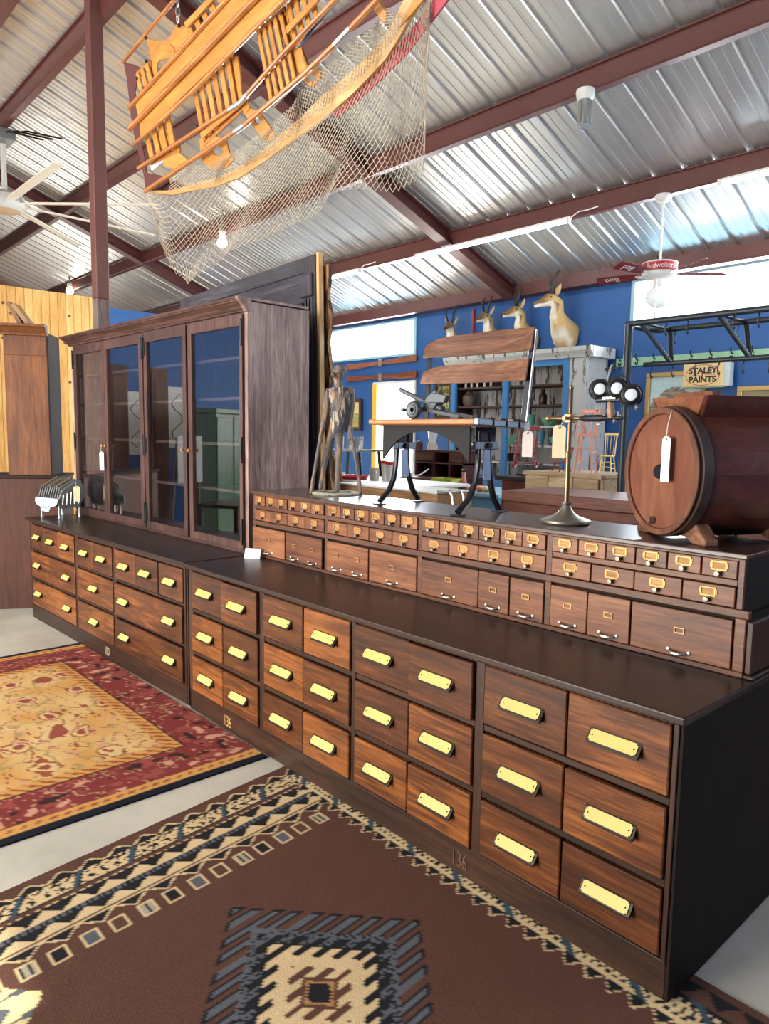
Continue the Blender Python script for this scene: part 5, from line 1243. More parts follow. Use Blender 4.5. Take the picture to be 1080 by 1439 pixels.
vessel('stoneware_jug', 'brown stoneware jug in the dark left bay of the hutch', 'jug', 658, SH[1] + 0.026, [(0, 0), (0.07, 0), (0.1, 0.06), (0.1, 0.15), (0.05, 0.19), (0.04, 0.22), (0, 0.22)], plain('stoneware', (112, 94, 84), 0.5))
for k, (px, c) in enumerate(((660, (70, 44, 36)), (668, (96, 88, 84)), (676, (54, 50, 50)), (686, (122, 84, 60)), (695, (90, 60, 50)))):
    p = on_y(px, 540, 6.33); b = thing('old_book', ('dark brown', 'grey', 'black', 'tan', 'rust brown')[k] + ' book standing on the top hutch shelf', 'book', (p.x, 6.33, SH[0] + 0.026))
    G().box(-0.025, 0.025, -0.09, 0.09, 0, 0.2 + 0.012 * (k % 3)).build('cover', plain('bookc%d' % k, c, 0.7), b, 0.004); G().box(-0.018, 0.018, -0.092, 0.086, 0.005, 0.195).build('pages', M_tag, b)
for px, z, c, lb in ((800, SH[4], (150, 120, 84), 'small tan box on the bottom hutch shelf'), (716, SH[4], (60, 44, 38), 'dark wooden box at the left of the bottom hutch shelf')):
    p = on_y(px - 4, 650, 6.3); b = thing('wooden_box', lb, 'box', (p.x, 6.3, z + 0.026)); G().box(-0.07, 0.07, -0.06, 0.06, 0, 0.09).build('box_body', plain('bx%d' % px, c, 0.6), b, 0.004); G().box(-0.075, 0.075, -0.065, 0.065, 0.09, 0.115).build('box_lid', plain('bx%d' % px, c, 0.6), b, 0.004)

# ---- pronghorn mounts
def loft(rings, n=16):
    """rings of (centre, tangent, rx, rz)"""
    g = G(); vs = []
    for c, t, a, b in rings:
        f = frame3(t, X3 if abs(Vector(t).normalized().x) < 0.9 else Y3)
        for k in range(n): th = 2 * PI * k / n; vs.append(Vector(c) + f @ Vector((a * math.cos(th), b * math.sin(th), 0)))
    m_ = len(rings); fs = [(i * n + k, i * n + (k + 1) % n, (i + 1) * n + (k + 1) % n, (i + 1) * n + k) for i in range(m_ - 1) for k in range(n)]
    fs += [tuple(reversed(range(n))), tuple(range((m_ - 1) * n, m_ * n))]
    return g.add(vs, fs, True)
c_tan2, c_wh, c_dk = lin((208, 172, 116)), lin((238, 228, 206)), lin((70, 52, 44))
def mount(label, pos, turn, sc):
    o = thing('antelope_mount', label, 'mounted head', pos, 0, 'antelope heads on the blue wall'); o.scale = (sc, sc, sc)
    R_ = Matrix.Rotation(turn, 3, 'Z')
    nb = Vector((0, -0.30, 0.22)); hb = nb + Vector((0, -0.03, 0.13))
    def hd(x, z): return hb + R_ @ Vector((0, -x, z))
    fd = R_ @ Vector((0, -1, -0.28))
    rings = [((0, 0, -0.20), (0, -1, 0.5), 0.06, 0.05), ((0, -0.03, -0.12), (0, -1, 0.6), 0.15, 0.13), ((0, -0.07, -0.02), (0, -1, 0.8), 0.18, 0.20), ((0, -0.16, 0.06), (0, -0.8, 1), 0.15, 0.18), ((0, -0.23, 0.14), (0, -0.6, 1), 0.115, 0.135), (nb, (0, -0.4, 1), 0.09, 0.105),
             (hd(-0.02, 0.0), Vector((0, -0.3, 1)) + fd * 0.3, 0.08, 0.09), (hd(0.05, 0.05), fd + Vector((0, 0, 0.6)), 0.075, 0.085), (hd(0.11, 0.05), fd, 0.066, 0.08), (hd(0.17, 0.02), fd, 0.046, 0.056), (hd(0.23, -0.005), fd, 0.034, 0.042), (hd(0.27, -0.02), fd, 0.032, 0.036), (hd(0.29, -0.027), fd, 0.02, 0.024)]
    me = loft(rings).mesh('head_and_neck', vcol('antelope_hide', 0.85, 60, 0.15, 0.3))
    nose = hd(0.285, -0.02); chk = hd(0.10, -0.02); thr = Vector((0, -0.30, 0.10))
    fr_ = R_ @ Vector((0, -1, 0))
    def colr(c):
        if (c - nose).length < 0.035: return c_dk
        rel = c - hb; along = rel.dot(fr_)
        if along > 0.02 and rel.z < 0.045 - 0.24 * along: return c_wh
        if -0.02 < along < 0.05 and -0.03 < rel.z < 0.03 and abs(rel.dot(R_ @ X3)) > 0.05: return c_dk
        if along > 0.06: return lin((128, 94, 66)) if along > 0.12 else lin((176, 138, 92))
        if -0.16 < c.z < 0.0 and c.y < -0.12: return c_wh
        if 0.10 < c.z < 0.16 and c.y < -0.29: return c_wh
        return c_tan2
    vcolor(me, colr); inst(me, 'head_and_neck', o)
    sdx = R_ @ X3
    for s_ in (-1, 1):
        eb = hd(0.0, 0.10) + sdx * (0.065 * s_); et = eb + sdx * (0.06 * s_) + Z3 * 0.13 - fr_ * 0.03
        loft([(eb, et - eb, 0.016, 0.012), (eb.lerp(et, 0.4), et - eb, 0.032, 0.014), (eb.lerp(et, 0.8), et - eb, 0.02, 0.01), (et, et - eb, 0.004, 0.004)], 10).build('ear', plain('ear_hide', (196, 160, 112), 0.85), o)
        b0 = hd(0.05, 0.12) + sdx * (0.035 * s_)
        pts = [b0, b0 + Z3 * 0.10 + sdx * (0.03 * s_), b0 + Z3 * 0.20 + sdx * (0.055 * s_) - fr_ * 0.01, b0 + Z3 * 0.27 + sdx * (0.05 * s_) - fr_ * 0.05, b0 + Z3 * 0.30 + sdx * (0.02 * s_) - fr_ * 0.07]
        G().tube(pts, [0.022, 0.02, 0.016, 0.011, 0.004], 8).build('horn', plain('horn_black', (40, 36, 36), 0.5), o)
        G().tube([pts[1] + Z3 * 0.03, pts[1] + Z3 * 0.07 + fr_ * 0.05], [0.014, 0.004], 6).build('prong', plain('horn_black', (40, 36, 36), 0.5), o)
        G().ball(hd(0.075, 0.075) + sdx * (0.066 * s_), 0.013, 8).build('eye', plain('glass_eye', (18, 14, 12), 0.1), o)
    G().plate([(0.13 * math.cos(t), -0.012, -0.02 + 0.20 * math.sin(t)) for t in [2 * PI * k / 20 for k in range(20)]], Y3, 0.02).build('backing', M_shelf, o)
WY = 6.598
mount('smallest antelope mount, facing out, above the left of the seat back', (-6.83, WY, 2.90), 0.35, 0.82)
mount('antelope mount with thin upright horns beside the red wall pipe', (-6.10, WY, 2.95), -0.1, 0.85)
mount('antelope mount turned left, partly behind the seat back', (-5.52, WY, 2.95), -0.5, 0.9)
mount('largest antelope mount in full view right of the seat back', (-4.90, WY, 2.98), -0.75, 1.02)
G().box(-6.62, -6.58, 6.555, 6.595, 2.4, 3.5).build('wall_pipe', plain('pipe_red', (150, 62, 66), 0.5))
tag(bpy.data.objects['wall_pipe'], 'thin red vertical pipe on the blue wall between antelope heads', 'pipe')
# ---- skis on the wall
M_ski = wood('ski_wood', (100, 54, 36), (134, 78, 54), (160, 104, 76), 'X', 0.4, rnd=0.3)
for (a, b, c, d_), lb in ((((487, 517), (585, 503), 0, 0), 'upper brown wooden ski on the blue wall'), (((487, 533), (585, 526), 0, 0), 'lower brown wooden ski on the blue wall')):
    p = on_y(*a, 6.56); q = on_y(*b, 6.56); o = thing('wooden_ski', lb, 'ski', p, 0, 'skis on the blue wall'); v = q - p
    A = []; B = []
    for i in range(13):
        u = i / 12; c0 = v * u; hw = 0.042 + 0.012 * math.cos(u * 2 * PI); A.append(c0 + Z3 * hw); B.append(c0 - Z3 * hw)
    G().strip(A, B, Y3, 0.02).build('ski_blade', M_ski, o, 0.004); G().box(v.x * 0.52 - 0.05, v.x * 0.52 + 0.03, -0.03, 0.012, v.z * 0.52 - 0.06, v.z * 0.52 + 0.06).build('binding', M_steel, o, 0.004)
# ---- hook rail
hr = thing('hook_rail', 'pale green wall rail with a row of black coat hooks', 'hook rail', (-3.3, 6.57, 2.50))
G().box(-0.85, 1.6, -0.025, 0.025, 0, 0.10).build('rail_board', plain('mint_paint', (150, 196, 160), 0.6, var=0.15, bscale=12), hr, 0.004)
hk_ = G().tube([(0, -0.026, 0.075), (0, -0.06, 0.085), (0, -0.085, 0.12), (0, -0.08, 0.14)], [0.009, 0.009, 0.008, 0.01], 6).tube([(0, -0.026, 0.05), (0, -0.05, 0.02), (0, -0.075, 0.025), (0, -0.08, 0.05)], [0.009, 0.009, 0.008, 0.01], 6).mesh('hook', M_iron)
for i in range(11): inst(hk_, 'hook', hr, loc=(-0.78 + i * 0.23, 0, -0.01))
# ---- paint sign
sg = thing('paint_sign', 'cream light-box sign reading STALEY PAINTS on the blue wall', 'sign', (-2.95, 6.44, 2.20))
G().box(-0.23, 0.23, -0.06, 0.055, 0, 0.26).build('sign_case', plain('sign_cream', (228, 200, 140), 0.5), sg, 0.006)
G().box(-0.235, 0.235, -0.045, 0.05, -0.012, 0.0).build('sign_rim', plain('sign_green', (150, 168, 130), 0.5), sg)
G().box(0.23, 0.30, -0.05, 0.05, 0.0, 0.26).build('sign_end', plain('sign_grey', (196, 206, 206), 0.5), sg, 0.004)
G().tube([Vector((0.195 * math.cos(t), -0.0615, 0.13 + 0.115 * math.sin(t))) for t in [2 * PI * k / 36 for k in range(36)]], 0.0035, 5, closed=True).build('oval_line', plain('sign_red', (170, 50, 44), 0.5), sg)
M_blk = plain('sign_black', (26, 28, 34), 0.5)
for tx, z in (('STALEY', 0.178), ('PAINTS', 0.078)):
    me = text_mesh(tx, 0.092, M_blk, 'sign_lettering', 0.0012, 0.0035); o = inst(me, 'sign_lettering', sg, loc=(0, -0.0615, z), rot=(PI / 2, 0, 0)); o.scale = (1.05, 1.0, 1)
G().ball((0, -0.062, 0.13), 0.012, 8, (1, 0.2, 1)).build('red_dot', plain('sign_red', (170, 50, 44), 0.5), sg)
for s_ in (-1, 1): G().box(s_ * 0.09 - 0.06, s_ * 0.09 + 0.06, -0.0618, -0.06, 0.128, 0.132).build('sign_rule', plain('sign_red', (170, 50, 44), 0.5), sg)
# ---- framed pictures
def picture(name, label, x0, x1, z0, z1, fr_m, paint):
    o = thing(name, label, 'picture', ((x0 + x1) / 2, 6.56, z0)); h = (x1 - x0) / 2; H2 = z1 - z0; t = 0.055
    for a in ((-h, h, H2 - t, H2), (-h, h, 0, t), (-h, -h + t, t, H2 - t), (h - t, h, t, H2 - t)): G().box(a[0], a[1], -0.03, 0.03, a[2], a[3]).build('frame_side', fr_m, o, 0.006)
    me = G()
    nx, nz = 24, 24; vs = [(-h + t + (2 * h - 2 * t) * i / nx, 0.0, t + (H2 - 2 * t) * j / nz) for j in range(nz + 1) for i in range(nx + 1)]
    me.add(vs, [(j * (nx + 1) + i, j * (nx + 1) + i + 1, (j + 1) * (nx + 1) + i + 1, (j + 1) * (nx + 1) + i) for j in range(nz) for i in range(nx)])
    m2 = me.mesh('canvas', vcol('canvas_paint', 0.5, 40, 0.1, 0.05)); vcolor(m2, lambda c: paint((c.x + h) / (2 * h), c.z / H2)); inst(m2, 'canvas', o)
    return o
def mountain(u, v):
    if v < 0.72 - 1.3 * abs(u - 0.5) ** 1.4 and v < 0.70: return lin((120, 120, 120)) if N2(u * 3, v * 9, 3) > 0 else lin((176, 160, 136))
    return lin((196, 222, 222)) if v > 0.55 else lin((206, 226, 224))
picture('framed_mountain_picture', 'gilt framed pale mountain picture left of the paint sign', -3.72, -2.98, 1.83, 2.40, plain('gilt', (176, 146, 92), 0.4, 0.5), mountain)
picture('framed_landscape', 'small landscape painting in a dark frame beside the bright doorway', -9.52, -9.18, 1.66, 2.22, plain('dark_frame', (60, 40, 34), 0.5), lambda u, v: lin((226, 210, 150)) if v > 0.55 else (lin((150, 160, 90)) if N2(u, v, 9) > 0 else lin((206, 176, 96))))
picture('framed_print', 'gilt edged print at the far right of the blue wall', -2.62, -2.2, 1.7, 2.2, plain('gilt', (176, 146, 92), 0.4, 0.5), lambda u, v: lin((150, 140, 110)))
picture('green_landscape', 'olive landscape painting glimpsed behind the toy gun', -7.35, -6.75, 1.85, 2.42, plain('dark_frame', (60, 40, 34), 0.5), lambda u, v: lin((176, 166, 92)) if N2(u, v, 6) > 0 else lin((104, 104, 70)))

# ---- overhead iron rack with hooks
M_rack = plain('rack_iron', (38, 46, 52), 0.45, 0.4)
RO = Vector((-1.2, 2.7, 0))
rk = thing('iron_pot_rack', 'dark iron overhead rack on a post with hanging hooks', 'rack', RO)
Yf, Yk, Yl = 2.55, 2.95, 2.75
a0 = on_y(876, 456, Yf); zF = a0.z; x0 = a0.x; x1 = 0.55
zL = on_y(900, 513, Yl).z
def rp(x, y, z): return Vector((x, y, z)) - RO
for y, nm in ((Yf, 0), (Yk, 1)): G().tube([rp(x0 + 0.03, y, zF), rp(x1, y, zF)], 0.019, 10).build('long_bar', M_rack, rk)
G().tube([rp(x0 + 0.03, Yf, zF), rp(x0, Yf + 0.05, zF), rp(x0, Yk - 0.05, zF), rp(x0 + 0.03, Yk, zF)], 0.019, 10).build('end_bar', M_rack, rk)
G().tube([rp(x0 + 0.05, Yl, zL), rp(x1, Yl, zL)], 0.016, 10).build('lower_bar', M_rack, rk)
for x in (x0 + 0.12, x0 + 0.62, x0 + 1.12, x0 + 1.62):
    for y in (Yf, Yk): G().bar(rp(x, y, zF), rp(x + 0.12, Yl, zL), 0.03, 0.018).build('strut', M_rack, rk, 0.002)
    G().bar(rp(x, Yf, zF), rp(x, Yk, zF), 0.03, 0.012).build('cross_bar', M_rack, rk, 0.002)
pp = on_y(878, 560, Yf); G().cyl(rp(x0 + 0.04, Yf, 0), rp(x0 + 0.04, Yf, zF), 0.026, 14).build('post', M_rack, rk); G().cyl(rp(x1, Yf, 0), rp(x1, Yf, zF), 0.026, 14).build('post', M_rack, rk)
hm = G().tube([(0, 0, 0.02), (0, 0.02, 0.0), (0, 0, -0.02), (0, 0, -0.05), (0, 0.015, -0.07), (0, 0.03, -0.055)], 0.0045, 6).mesh('hook', M_rack)
for i in range(12):
    inst(hm, 'hook', rk, loc=rp(x0 + 0.15 + i * 0.14, Yf if i % 3 else Yk, zF - 0.03)); inst(hm, 'hook', rk, loc=rp(x0 + 0.1 + i * 0.15, Yl, zL - 0.02))

# ---- furniture between
def chest(name, label, x0, x1, y0, y1, z1, mat, topm, lid=0.07):
    o = thing(name, label, 'chest', ((x0 + x1) / 2, (y0 + y1) / 2, 0)); h = (x1 - x0) / 2; k = (y1 - y0) / 2
    G().box(-h, h, -k, k, 0, z1 - lid).build('chest_body', mat, o, 0.005); G().box(-h - 0.012, h + 0.012, -k - 0.012, k + 0.012, z1 - lid, z1).build('chest_lid', topm, o, 0.006)
    G().box(-0.05, 0.05, -k - 0.018, -k, z1 - lid - 0.06, z1 - lid + 0.02).build('hasp', M_bronze, o, 0.003); return o
M_chest = wood('chest_brown', (84, 46, 34), (112, 66, 50), (136, 86, 68), 'X', 0.45, rnd=0.1)
chest('long_tool_chest', 'long plain brown chest close behind the small drawers', -2.05, 0.75, 1.75, 2.3, 1.268, M_chest, M_chest)
M_wea = wood('weathered_plank', (126, 104, 78), (160, 138, 108), (190, 170, 140), 'X', 0.8, coat=0, rnd=0.3)
tk = thing('plank_bench', 'weathered plank bench carrying the little chairs', 'bench', (-1.75, 2.75, 0))
zt_ = 1.355
G().box(-0.72, -0.06, -0.26, 0.26, zt_ - 0.03, zt_).build('bench_top', M_wea, tk, 0.004)
for i in range(3): G().box(-0.70 + i * 0.205, -0.50 + i * 0.205, -0.25, -0.22, 0.0, zt_ - 0.03).build('front_plank', M_wea, tk, 0.004)
G().box(-0.70, -0.67, -0.22, 0.25, 0, zt_ - 0.03).build('end_plank', M_wea, tk); G().box(-0.10, -0.07, -0.22, 0.25, 0, zt_ - 0.03).build('end_plank', M_wea, tk)
dk = thing('dark_cabinet', 'dark red-brown cabinet with black top right of the blue table', 'cabinet', (-2.80, 3.25, 0))
G().box(-0.22, 0.24, -0.32, 0.32, 0, 1.24).build('cabinet_body', wood('mahogany', (58, 26, 22), (80, 38, 32), (98, 50, 42), 'Z', 0.4), dk, 0.005); G().box(-0.27, 0.30, -0.36, 0.36, 1.24, 1.275).build('cabinet_top', plain('black_top', (40, 38, 40), 0.35), dk, 0.006)
sr = thing('black_runner', 'long curved black iron runner lying on the dark cabinet', 'iron bar', (-2.72, 3.0, 1.276)); G().tube([(-0.2, 0, 0.012), (0.05, 0, 0.012), (0.28, 0.02, 0.014), (0.42, 0.03, 0.04), (0.46, 0.03, 0.075)], [0.008, 0.012, 0.012, 0.011, 0.006], 8).build('bar', M_iron, sr)
G().tube([(-0.15, 0.1, 0.012), (0.2, 0.12, 0.012)], 0.012, 8).build('second_bar', M_iron, sr)
# little chairs
def chair(name, label, pos, rz, w_, sh, bh, mat, rocker=False, spindles=5, arms=False, rungs=1):
    o = thing(name, label, 'chair', pos, rz); h = w_ / 2; r = w_ * 0.045; z0 = 0.03 if rocker else 0.0
    G().plate([(-h, -h * 0.9, sh), (-h * 0.6, -h * 1.05, sh), (h * 0.6, -h * 1.05, sh), (h, -h * 0.9, sh), (h * 0.85, h * 0.9, sh), (-h * 0.85, h * 0.9, sh)], Z3, w_ * 0.09).build('seat', mat, o, 0.004)
    for sx in (-1, 1):
        for sy in (-1, 1): G().tube([(sx * h * 0.7, sy * h * 0.7, sh), (sx * h * 0.98, sy * h * 0.98, z0)], [r * 1.2, r], 8).build('leg', mat, o)
        if rocker: G().tube([(sx * h * 0.98, -h * 1.6, 0.035), (sx * h * 0.98, -h * 0.8, 0.012), (sx * h * 0.98, h * 0.8, 0.012), (sx * h * 0.98, h * 1.8, 0.045)], r, 6).build('rocker', mat, o)
        G().tube([(sx * h * 0.8, h * 0.8, sh), (sx * h * 0.95, h * 1.25, sh + bh)], r * 1.1, 8).build('back_post', mat, o)
        if arms: G().bar((sx * h * 1.05, -h * 0.6, sh + bh * 0.42), (sx * h * 1.0, h * 1.05, sh + bh * 0.46), r * 2.4, r * 1.2).build('arm', mat, o, 0.002); G().tube([(sx * h * 0.95, -h * 0.5, sh), (sx * h * 1.05, -h * 0.55, sh + bh * 0.42)], r * 0.8, 6).build('arm_post', mat, o)
        for k in range(rungs): G().tube([(sx * h * 0.9, -h * 0.9, sh * (0.25 + 0.3 * k) + z0), (sx * h * 0.9, h * 0.9, sh * (0.25 + 0.3 * k) + z0)], r * 0.7, 6).build('rung', mat, o)
    for k in range(rungs): G().tube([(-h * 0.9, -h * 0.9, sh * (0.35 + 0.3 * k)), (h * 0.9, -h * 0.9, sh * (0.35 + 0.3 * k))], r * 0.7, 6).build('rung', mat, o)
    for i in range(spindles):
        u = (i + 0.5) / spindles * 2 - 1; G().tube([(u * h * 0.75, h * 0.82, sh), (u * h * 0.85, h * 1.22, sh + bh * 0.92)], r * 0.55, 6).build('spindle', mat, o)
    G().bar((-h * 1.15, h * 1.25, sh + bh), (h * 1.15, h * 1.25, sh + bh), r * 1.2, w_ * 0.2).build('top_rail', mat, o, 0.004); return o
M_redc = plain('red_chair_paint', (120, 38, 44), 0.4); M_pinkc = plain('salmon_chair_paint', (196, 120, 92), 0.5); M_yelc = plain('yellow_chair_paint', (222, 202, 128), 0.5)
p = on_y(757, 655, 2.9); chair('rocking_chair', 'small dark red rocking chair on the plank bench', (p.x, 2.72, zt_ + 0.002), 0.55, 0.17, 0.125, 0.19, M_redc, True, 5, True)
p = on_y(793, 657, 2.7); chair('doll_chair', 'tiny red doll chair beside the manila tag', (p.x, 2.66, zt_ + 0.001), -0.4, 0.10, 0.07, 0.10, M_redc, False, 4)
p = on_y(822, 662, 2.66); chair('high_chair', 'salmon pink toy high chair with spindle back', (p.x, 2.66, zt_ + 0.001), 0.3, 0.125, 0.27, 0.17, M_pinkc, False, 4, True, 2)
p = on_y(852, 656, 2.85); chair('ladder_chair', 'narrow yellow toy chair beside the rack post', (p.x, 2.86, zt_ + 0.001), 0.2, 0.09, 0.12, 0.16, M_yelc, False, 3, False, 2)
# blue table with baskets
bt_ = thing('blue_table', 'light blue painted table piled with small goods', 'table', (-4.35, 4.25, 0))
M_tabl = plain('table_blue', (96, 150, 190), 0.55, var=0.1, bscale=10)
G().box(-0.58, 0.62, -0.48, 0.4, 0.985, 1.02).build('table_top', plain('table_top_blue', (150, 190, 212), 0.5), bt_, 0.005); G().box(-0.54, 0.58, -0.44, 0.36, 0.72, 0.985).build('table_apron', M_tabl, bt_, 0.004)
for x in (-0.5, 0.54):
    for y in (-0.4, 0.32): G().box(x - 0.04, x + 0.04, y - 0.04, y + 0.04, 0, 0.72).build('leg', M_tabl, bt_, 0.004)
for i in range(2): G().box(-0.50 + 0.56 * i, -0.02 + 0.56 * i, -0.452, -0.44, 0.76, 0.95).build('drawer', M_tabl, bt_, 0.006)
def basket(label, px, py, Y, w_, col, items, zb):
    p = on_y(px, py, Y); o = thing('basket', label, 'basket', (p.x, Y, zb)); m_ = plain('basket%d' % px, col, 0.8, var=0.3, bscale=60)
    G().box(-w_, w_, -0.11, 0.11, 0, 0.012).build('bottom', m_, o)
    for a in ((-w_, w_, -0.11, -0.095), (-w_, w_, 0.095, 0.11), (-w_, -w_ + 0.015, -0.095, 0.095), (w_ - 0.015, w_, -0.095, 0.095)): G().box(a[0], a[1], a[2], a[3], 0.012, 0.085).build('side', m_, o, 0.003)
    return p
pb = basket('yellow green basket at the back of the blue table', 628, 672, 4.25, 0.16, (166, 168, 70), 0, 1.021)
eggc = [((226, 190, 140), 'peach'), ((214, 120, 90), 'coral'), ((236, 222, 190), 'cream'), ((224, 160, 120), 'apricot'), ((190, 70, 60), 'red'), ((238, 200, 110), 'gold')]
for i in range(16):
    row = i // 8; px = 632 + (i % 8) * 8.4; c, nm = eggc[(i * 5 + row) % 6]
    y = 3.86 + 0.11 * row; p = on_y(px, 675, y)
    e_ = G().ball((0, 0, 0.031), 0.036, 10, (1.1, 0.95, 0.86)).build('toy_egg', plain('egg_' + nm, c, 0.45)); e_.location = (p.x, y, 1.021)
    tag(e_, nm + ' painted wooden egg, ' + ('first', 'second', 'third', 'fourth', 'fifth', 'sixth', 'seventh', 'last')[i % 8] + ' from the left in the ' + ('front', 'back')[row] + ' row on the blue table', 'egg', 'painted eggs on the blue table')
dl = on_y(650, 662, 4.1); d_ = thing('doll', 'small pink doll sitting on the blue table', 'doll', (dl.x, 4.12, 1.021))
skin('body', [dict(pts=[(Vector((0, 0, 0.03)), 0.03), (Vector((0, 0, 0.09)), 0.032), (Vector((0, 0, 0.13)), 0.016), (Vector((0, 0, 0.165)), 0.032), (Vector((0, 0, 0.195)), 0.022)]), {'from': 1, 'pts': [(Vector((-0.05, -0.02, 0.07)), 0.012), (Vector((-0.06, -0.05, 0.04)), 0.01)]}, {'from': 1, 'pts': [(Vector((0.05, -0.02, 0.07)), 0.012), (Vector((0.06, -0.05, 0.04)), 0.01)]}, {'from': 0, 'pts': [(Vector((-0.03, -0.06, 0.018)), 0.014), (Vector((-0.035, -0.11, 0.016)), 0.012)]}, {'from': 0, 'pts': [(Vector((0.03, -0.06, 0.018)), 0.014), (Vector((0.035, -0.11, 0.016)), 0.012)]}], plain('doll_pink', (206, 134, 120), 0.5), d_, 1)
G().ball((0, 0.006, 0.195), 0.033, 10, (1, 1, 0.7)).build('hair', M_dkb, d_)
# reddish desk with pigeonholes
dd = thing('pigeonhole_desk', 'dark red desk with small pigeonholes seen under the school seat', 'desk', (-5.48, 4.75, 0))
M_dsk = wood('desk_red', (58, 30, 28), (82, 46, 42), (104, 62, 56), 'X', 0.45, rnd=0.1)
G().box(-0.48, 0.42, -0.4, 0.35, 0, 1.05).build('desk_body', M_dsk, dd, 0.005); G().box(-0.50, 0.44, -0.42, 0.37, 1.05, 1.08).build('writing_top', M_dsk, dd, 0.005)
G().box(-0.45, 0.40, 0.25, 0.28, 1.08, 1.40).build('back_board', M_dsk, dd)
for x in (-0.45, -0.12, 0.15, 0.38): G().box(x, x + 0.02, 0.0, 0.25, 1.08, 1.40).build('upright', M_dsk, dd)
for z in (1.24, 1.39): G().box(-0.45, 0.40, 0.0, 0.25, z, z + 0.02).build('shelf', M_dsk, dd)
for x0_, x1_ in ((-0.43, -0.12), (0.17, 0.38)): G().box(x0_, x1_, -0.01, 0.01, 1.27, 1.385).build('drawer', M_dsk, dd, 0.004)
for i in range(3): G().box(-0.45, -0.05, -0.41, -0.4, 0.2 + 0.27 * i, 0.45 + 0.27 * i).build('drawer', M_dsk, dd, 0.005)
bp = on_y(606, 630, 4.85); bl_o = thing('blender', 'white countertop blender standing on the red desk', 'appliance', (bp.x, 4.87, 1.411))
G().lathe([(0, 0), (0.075, 0), (0.07, 0.05), (0.055, 0.09), (0, 0.09)], 18).build('base', plain('blender_base', (190, 176, 160), 0.4), bl_o); G().lathe([(0.045, 0.09), (0.065, 0.24), (0.06, 0.24), (0.0, 0.095)], 18).build('jar', plain('blender_jar', (206, 210, 206), 0.15), bl_o); G().lathe([(0.066, 0.24), (0.066, 0.265), (0.03, 0.285), (0, 0.286)], 18).build('lid', plain('blender_lid', (150, 60, 54), 0.5), bl_o)
wp = on_y(577, 628, 4.7); b = thing('metal_canister', 'small dark canister at the left of the red desk', 'canister', (wp.x, 4.85, 1.411)); G().lathe([(0, 0), (0.05, 0), (0.05, 0.09), (0.03, 0.11), (0, 0.112)], 14).build('body', M_dsk, b)
cdp = on_y(600, 650, 4.6)
cd2 = thing('power_flex', 'white electric cord with plug hanging over the red desk', 'cord', (cdp.x, 4.33, 1.081)); G().tube([(0.10, 0.2, 0.1), (0.09, 0.05, 0.03), (0.02, -0.02, 0.012), (-0.03, 0.03, 0.012)], 0.008, 6).build('wire', M_white, cd2); G().lathe([(0, 0), (0.025, 0), (0.025, 0.05), (0, 0.055)], 10, o=(-0.03, 0.03, 0.004)).build('plug', M_white, cd2)
# rough timber bench right behind the little drawers
tr_ = thing('timber_slab', 'rough thick timber slab on trestles behind the school seat', 'bench', (-2.75, 1.45, 0))
G().box(-0.45, 0.56, -0.16, 0.16, 1.155, 1.25).build('slab', wood('rough_slab', (120, 84, 54), (156, 114, 76), (186, 146, 104), 'X', 0.7, coat=0), tr_, 0.006); G().box(-0.45, 0.56, -0.165, 0.165, 1.25, 1.262).build('slab_top', plain('slab_grey', (196, 192, 184), 0.6), tr_, 0.003)
for x in (-0.35, 0.45):
    for y in (-0.1, 0.1): G().bar((x, y, 1.155), (x, y * 1.8, 0), 0.05, 0.05, up=(1, 0, 0)).build('trestle_leg', M_wea, tr_, 0.004)
ir = on_y(634, 700, 1.3); fi = thing('folding_iron', 'chromed folding bracket at the end of the timber slab', 'bracket', (-2.13, 1.42, 1.2)); 
fi.location = (-2.22, 1.42, 1.263)
G().tube([(0, -0.1, 0.006), (0.10, -0.1, 0.006), (0.12, -0.1, -0.02), (0.13, -0.1, -0.08)], 0.006, 8).build('rod', M_steel, fi); G().tube([(0, 0.0, 0.006), (0.10, 0.0, 0.006), (0.12, 0.0, -0.02), (0.13, 0.0, -0.08)], 0.006, 8).build('rod', M_steel, fi); G().tube([(0.10, -0.1, 0.006), (0.10, 0.0, 0.006)], 0.006, 8).build('cross_rod', M_steel, fi)
# cluttered white table beyond the carved figure
wt = thing('white_table', 'long white topped table of clutter beyond the carved figure', 'table', (-4.6, 2.95, 0))
G().box(-0.85, 0.9, -0.35, 0.35, 1.12, 1.15).build('table_top', M_white, wt, 0.004)
for x in (-0.8, 0.85):
    for y in (-0.3, 0.3): G().box(x - 0.03, x + 0.03, y - 0.03, y + 0.03, 0, 1.12).build('leg', M_shelf, wt, 0.004)
ztb = 1.151
p = on_y(499, 674, 2.8); b = thing('red_tray', 'shallow red tray on the cluttered white table', 'tray', (p.x, 2.78, ztb)); G().lathe([(0, 0), (0.13, 0), (0.16, 0.035), (0.152, 0.035), (0.125, 0.008), (0, 0.008)], 24).build('dish', plain('tray_red', (190, 30, 40), 0.35), b)
p = on_y(531, 668, 2.85); b = thing('glass_jar', 'clear glass jar at the end of the cluttered white table', 'jar', (p.x, 2.8, ztb)); G().lathe([(0, 0), (0.045, 0), (0.05, 0.02), (0.05, 0.11), (0.04, 0.13), (0, 0.132)], 18).build('body', plain('jar_pale', (196, 196, 180), 0.15, 0.1), b)
p = on_y(476, 668, 2.9)
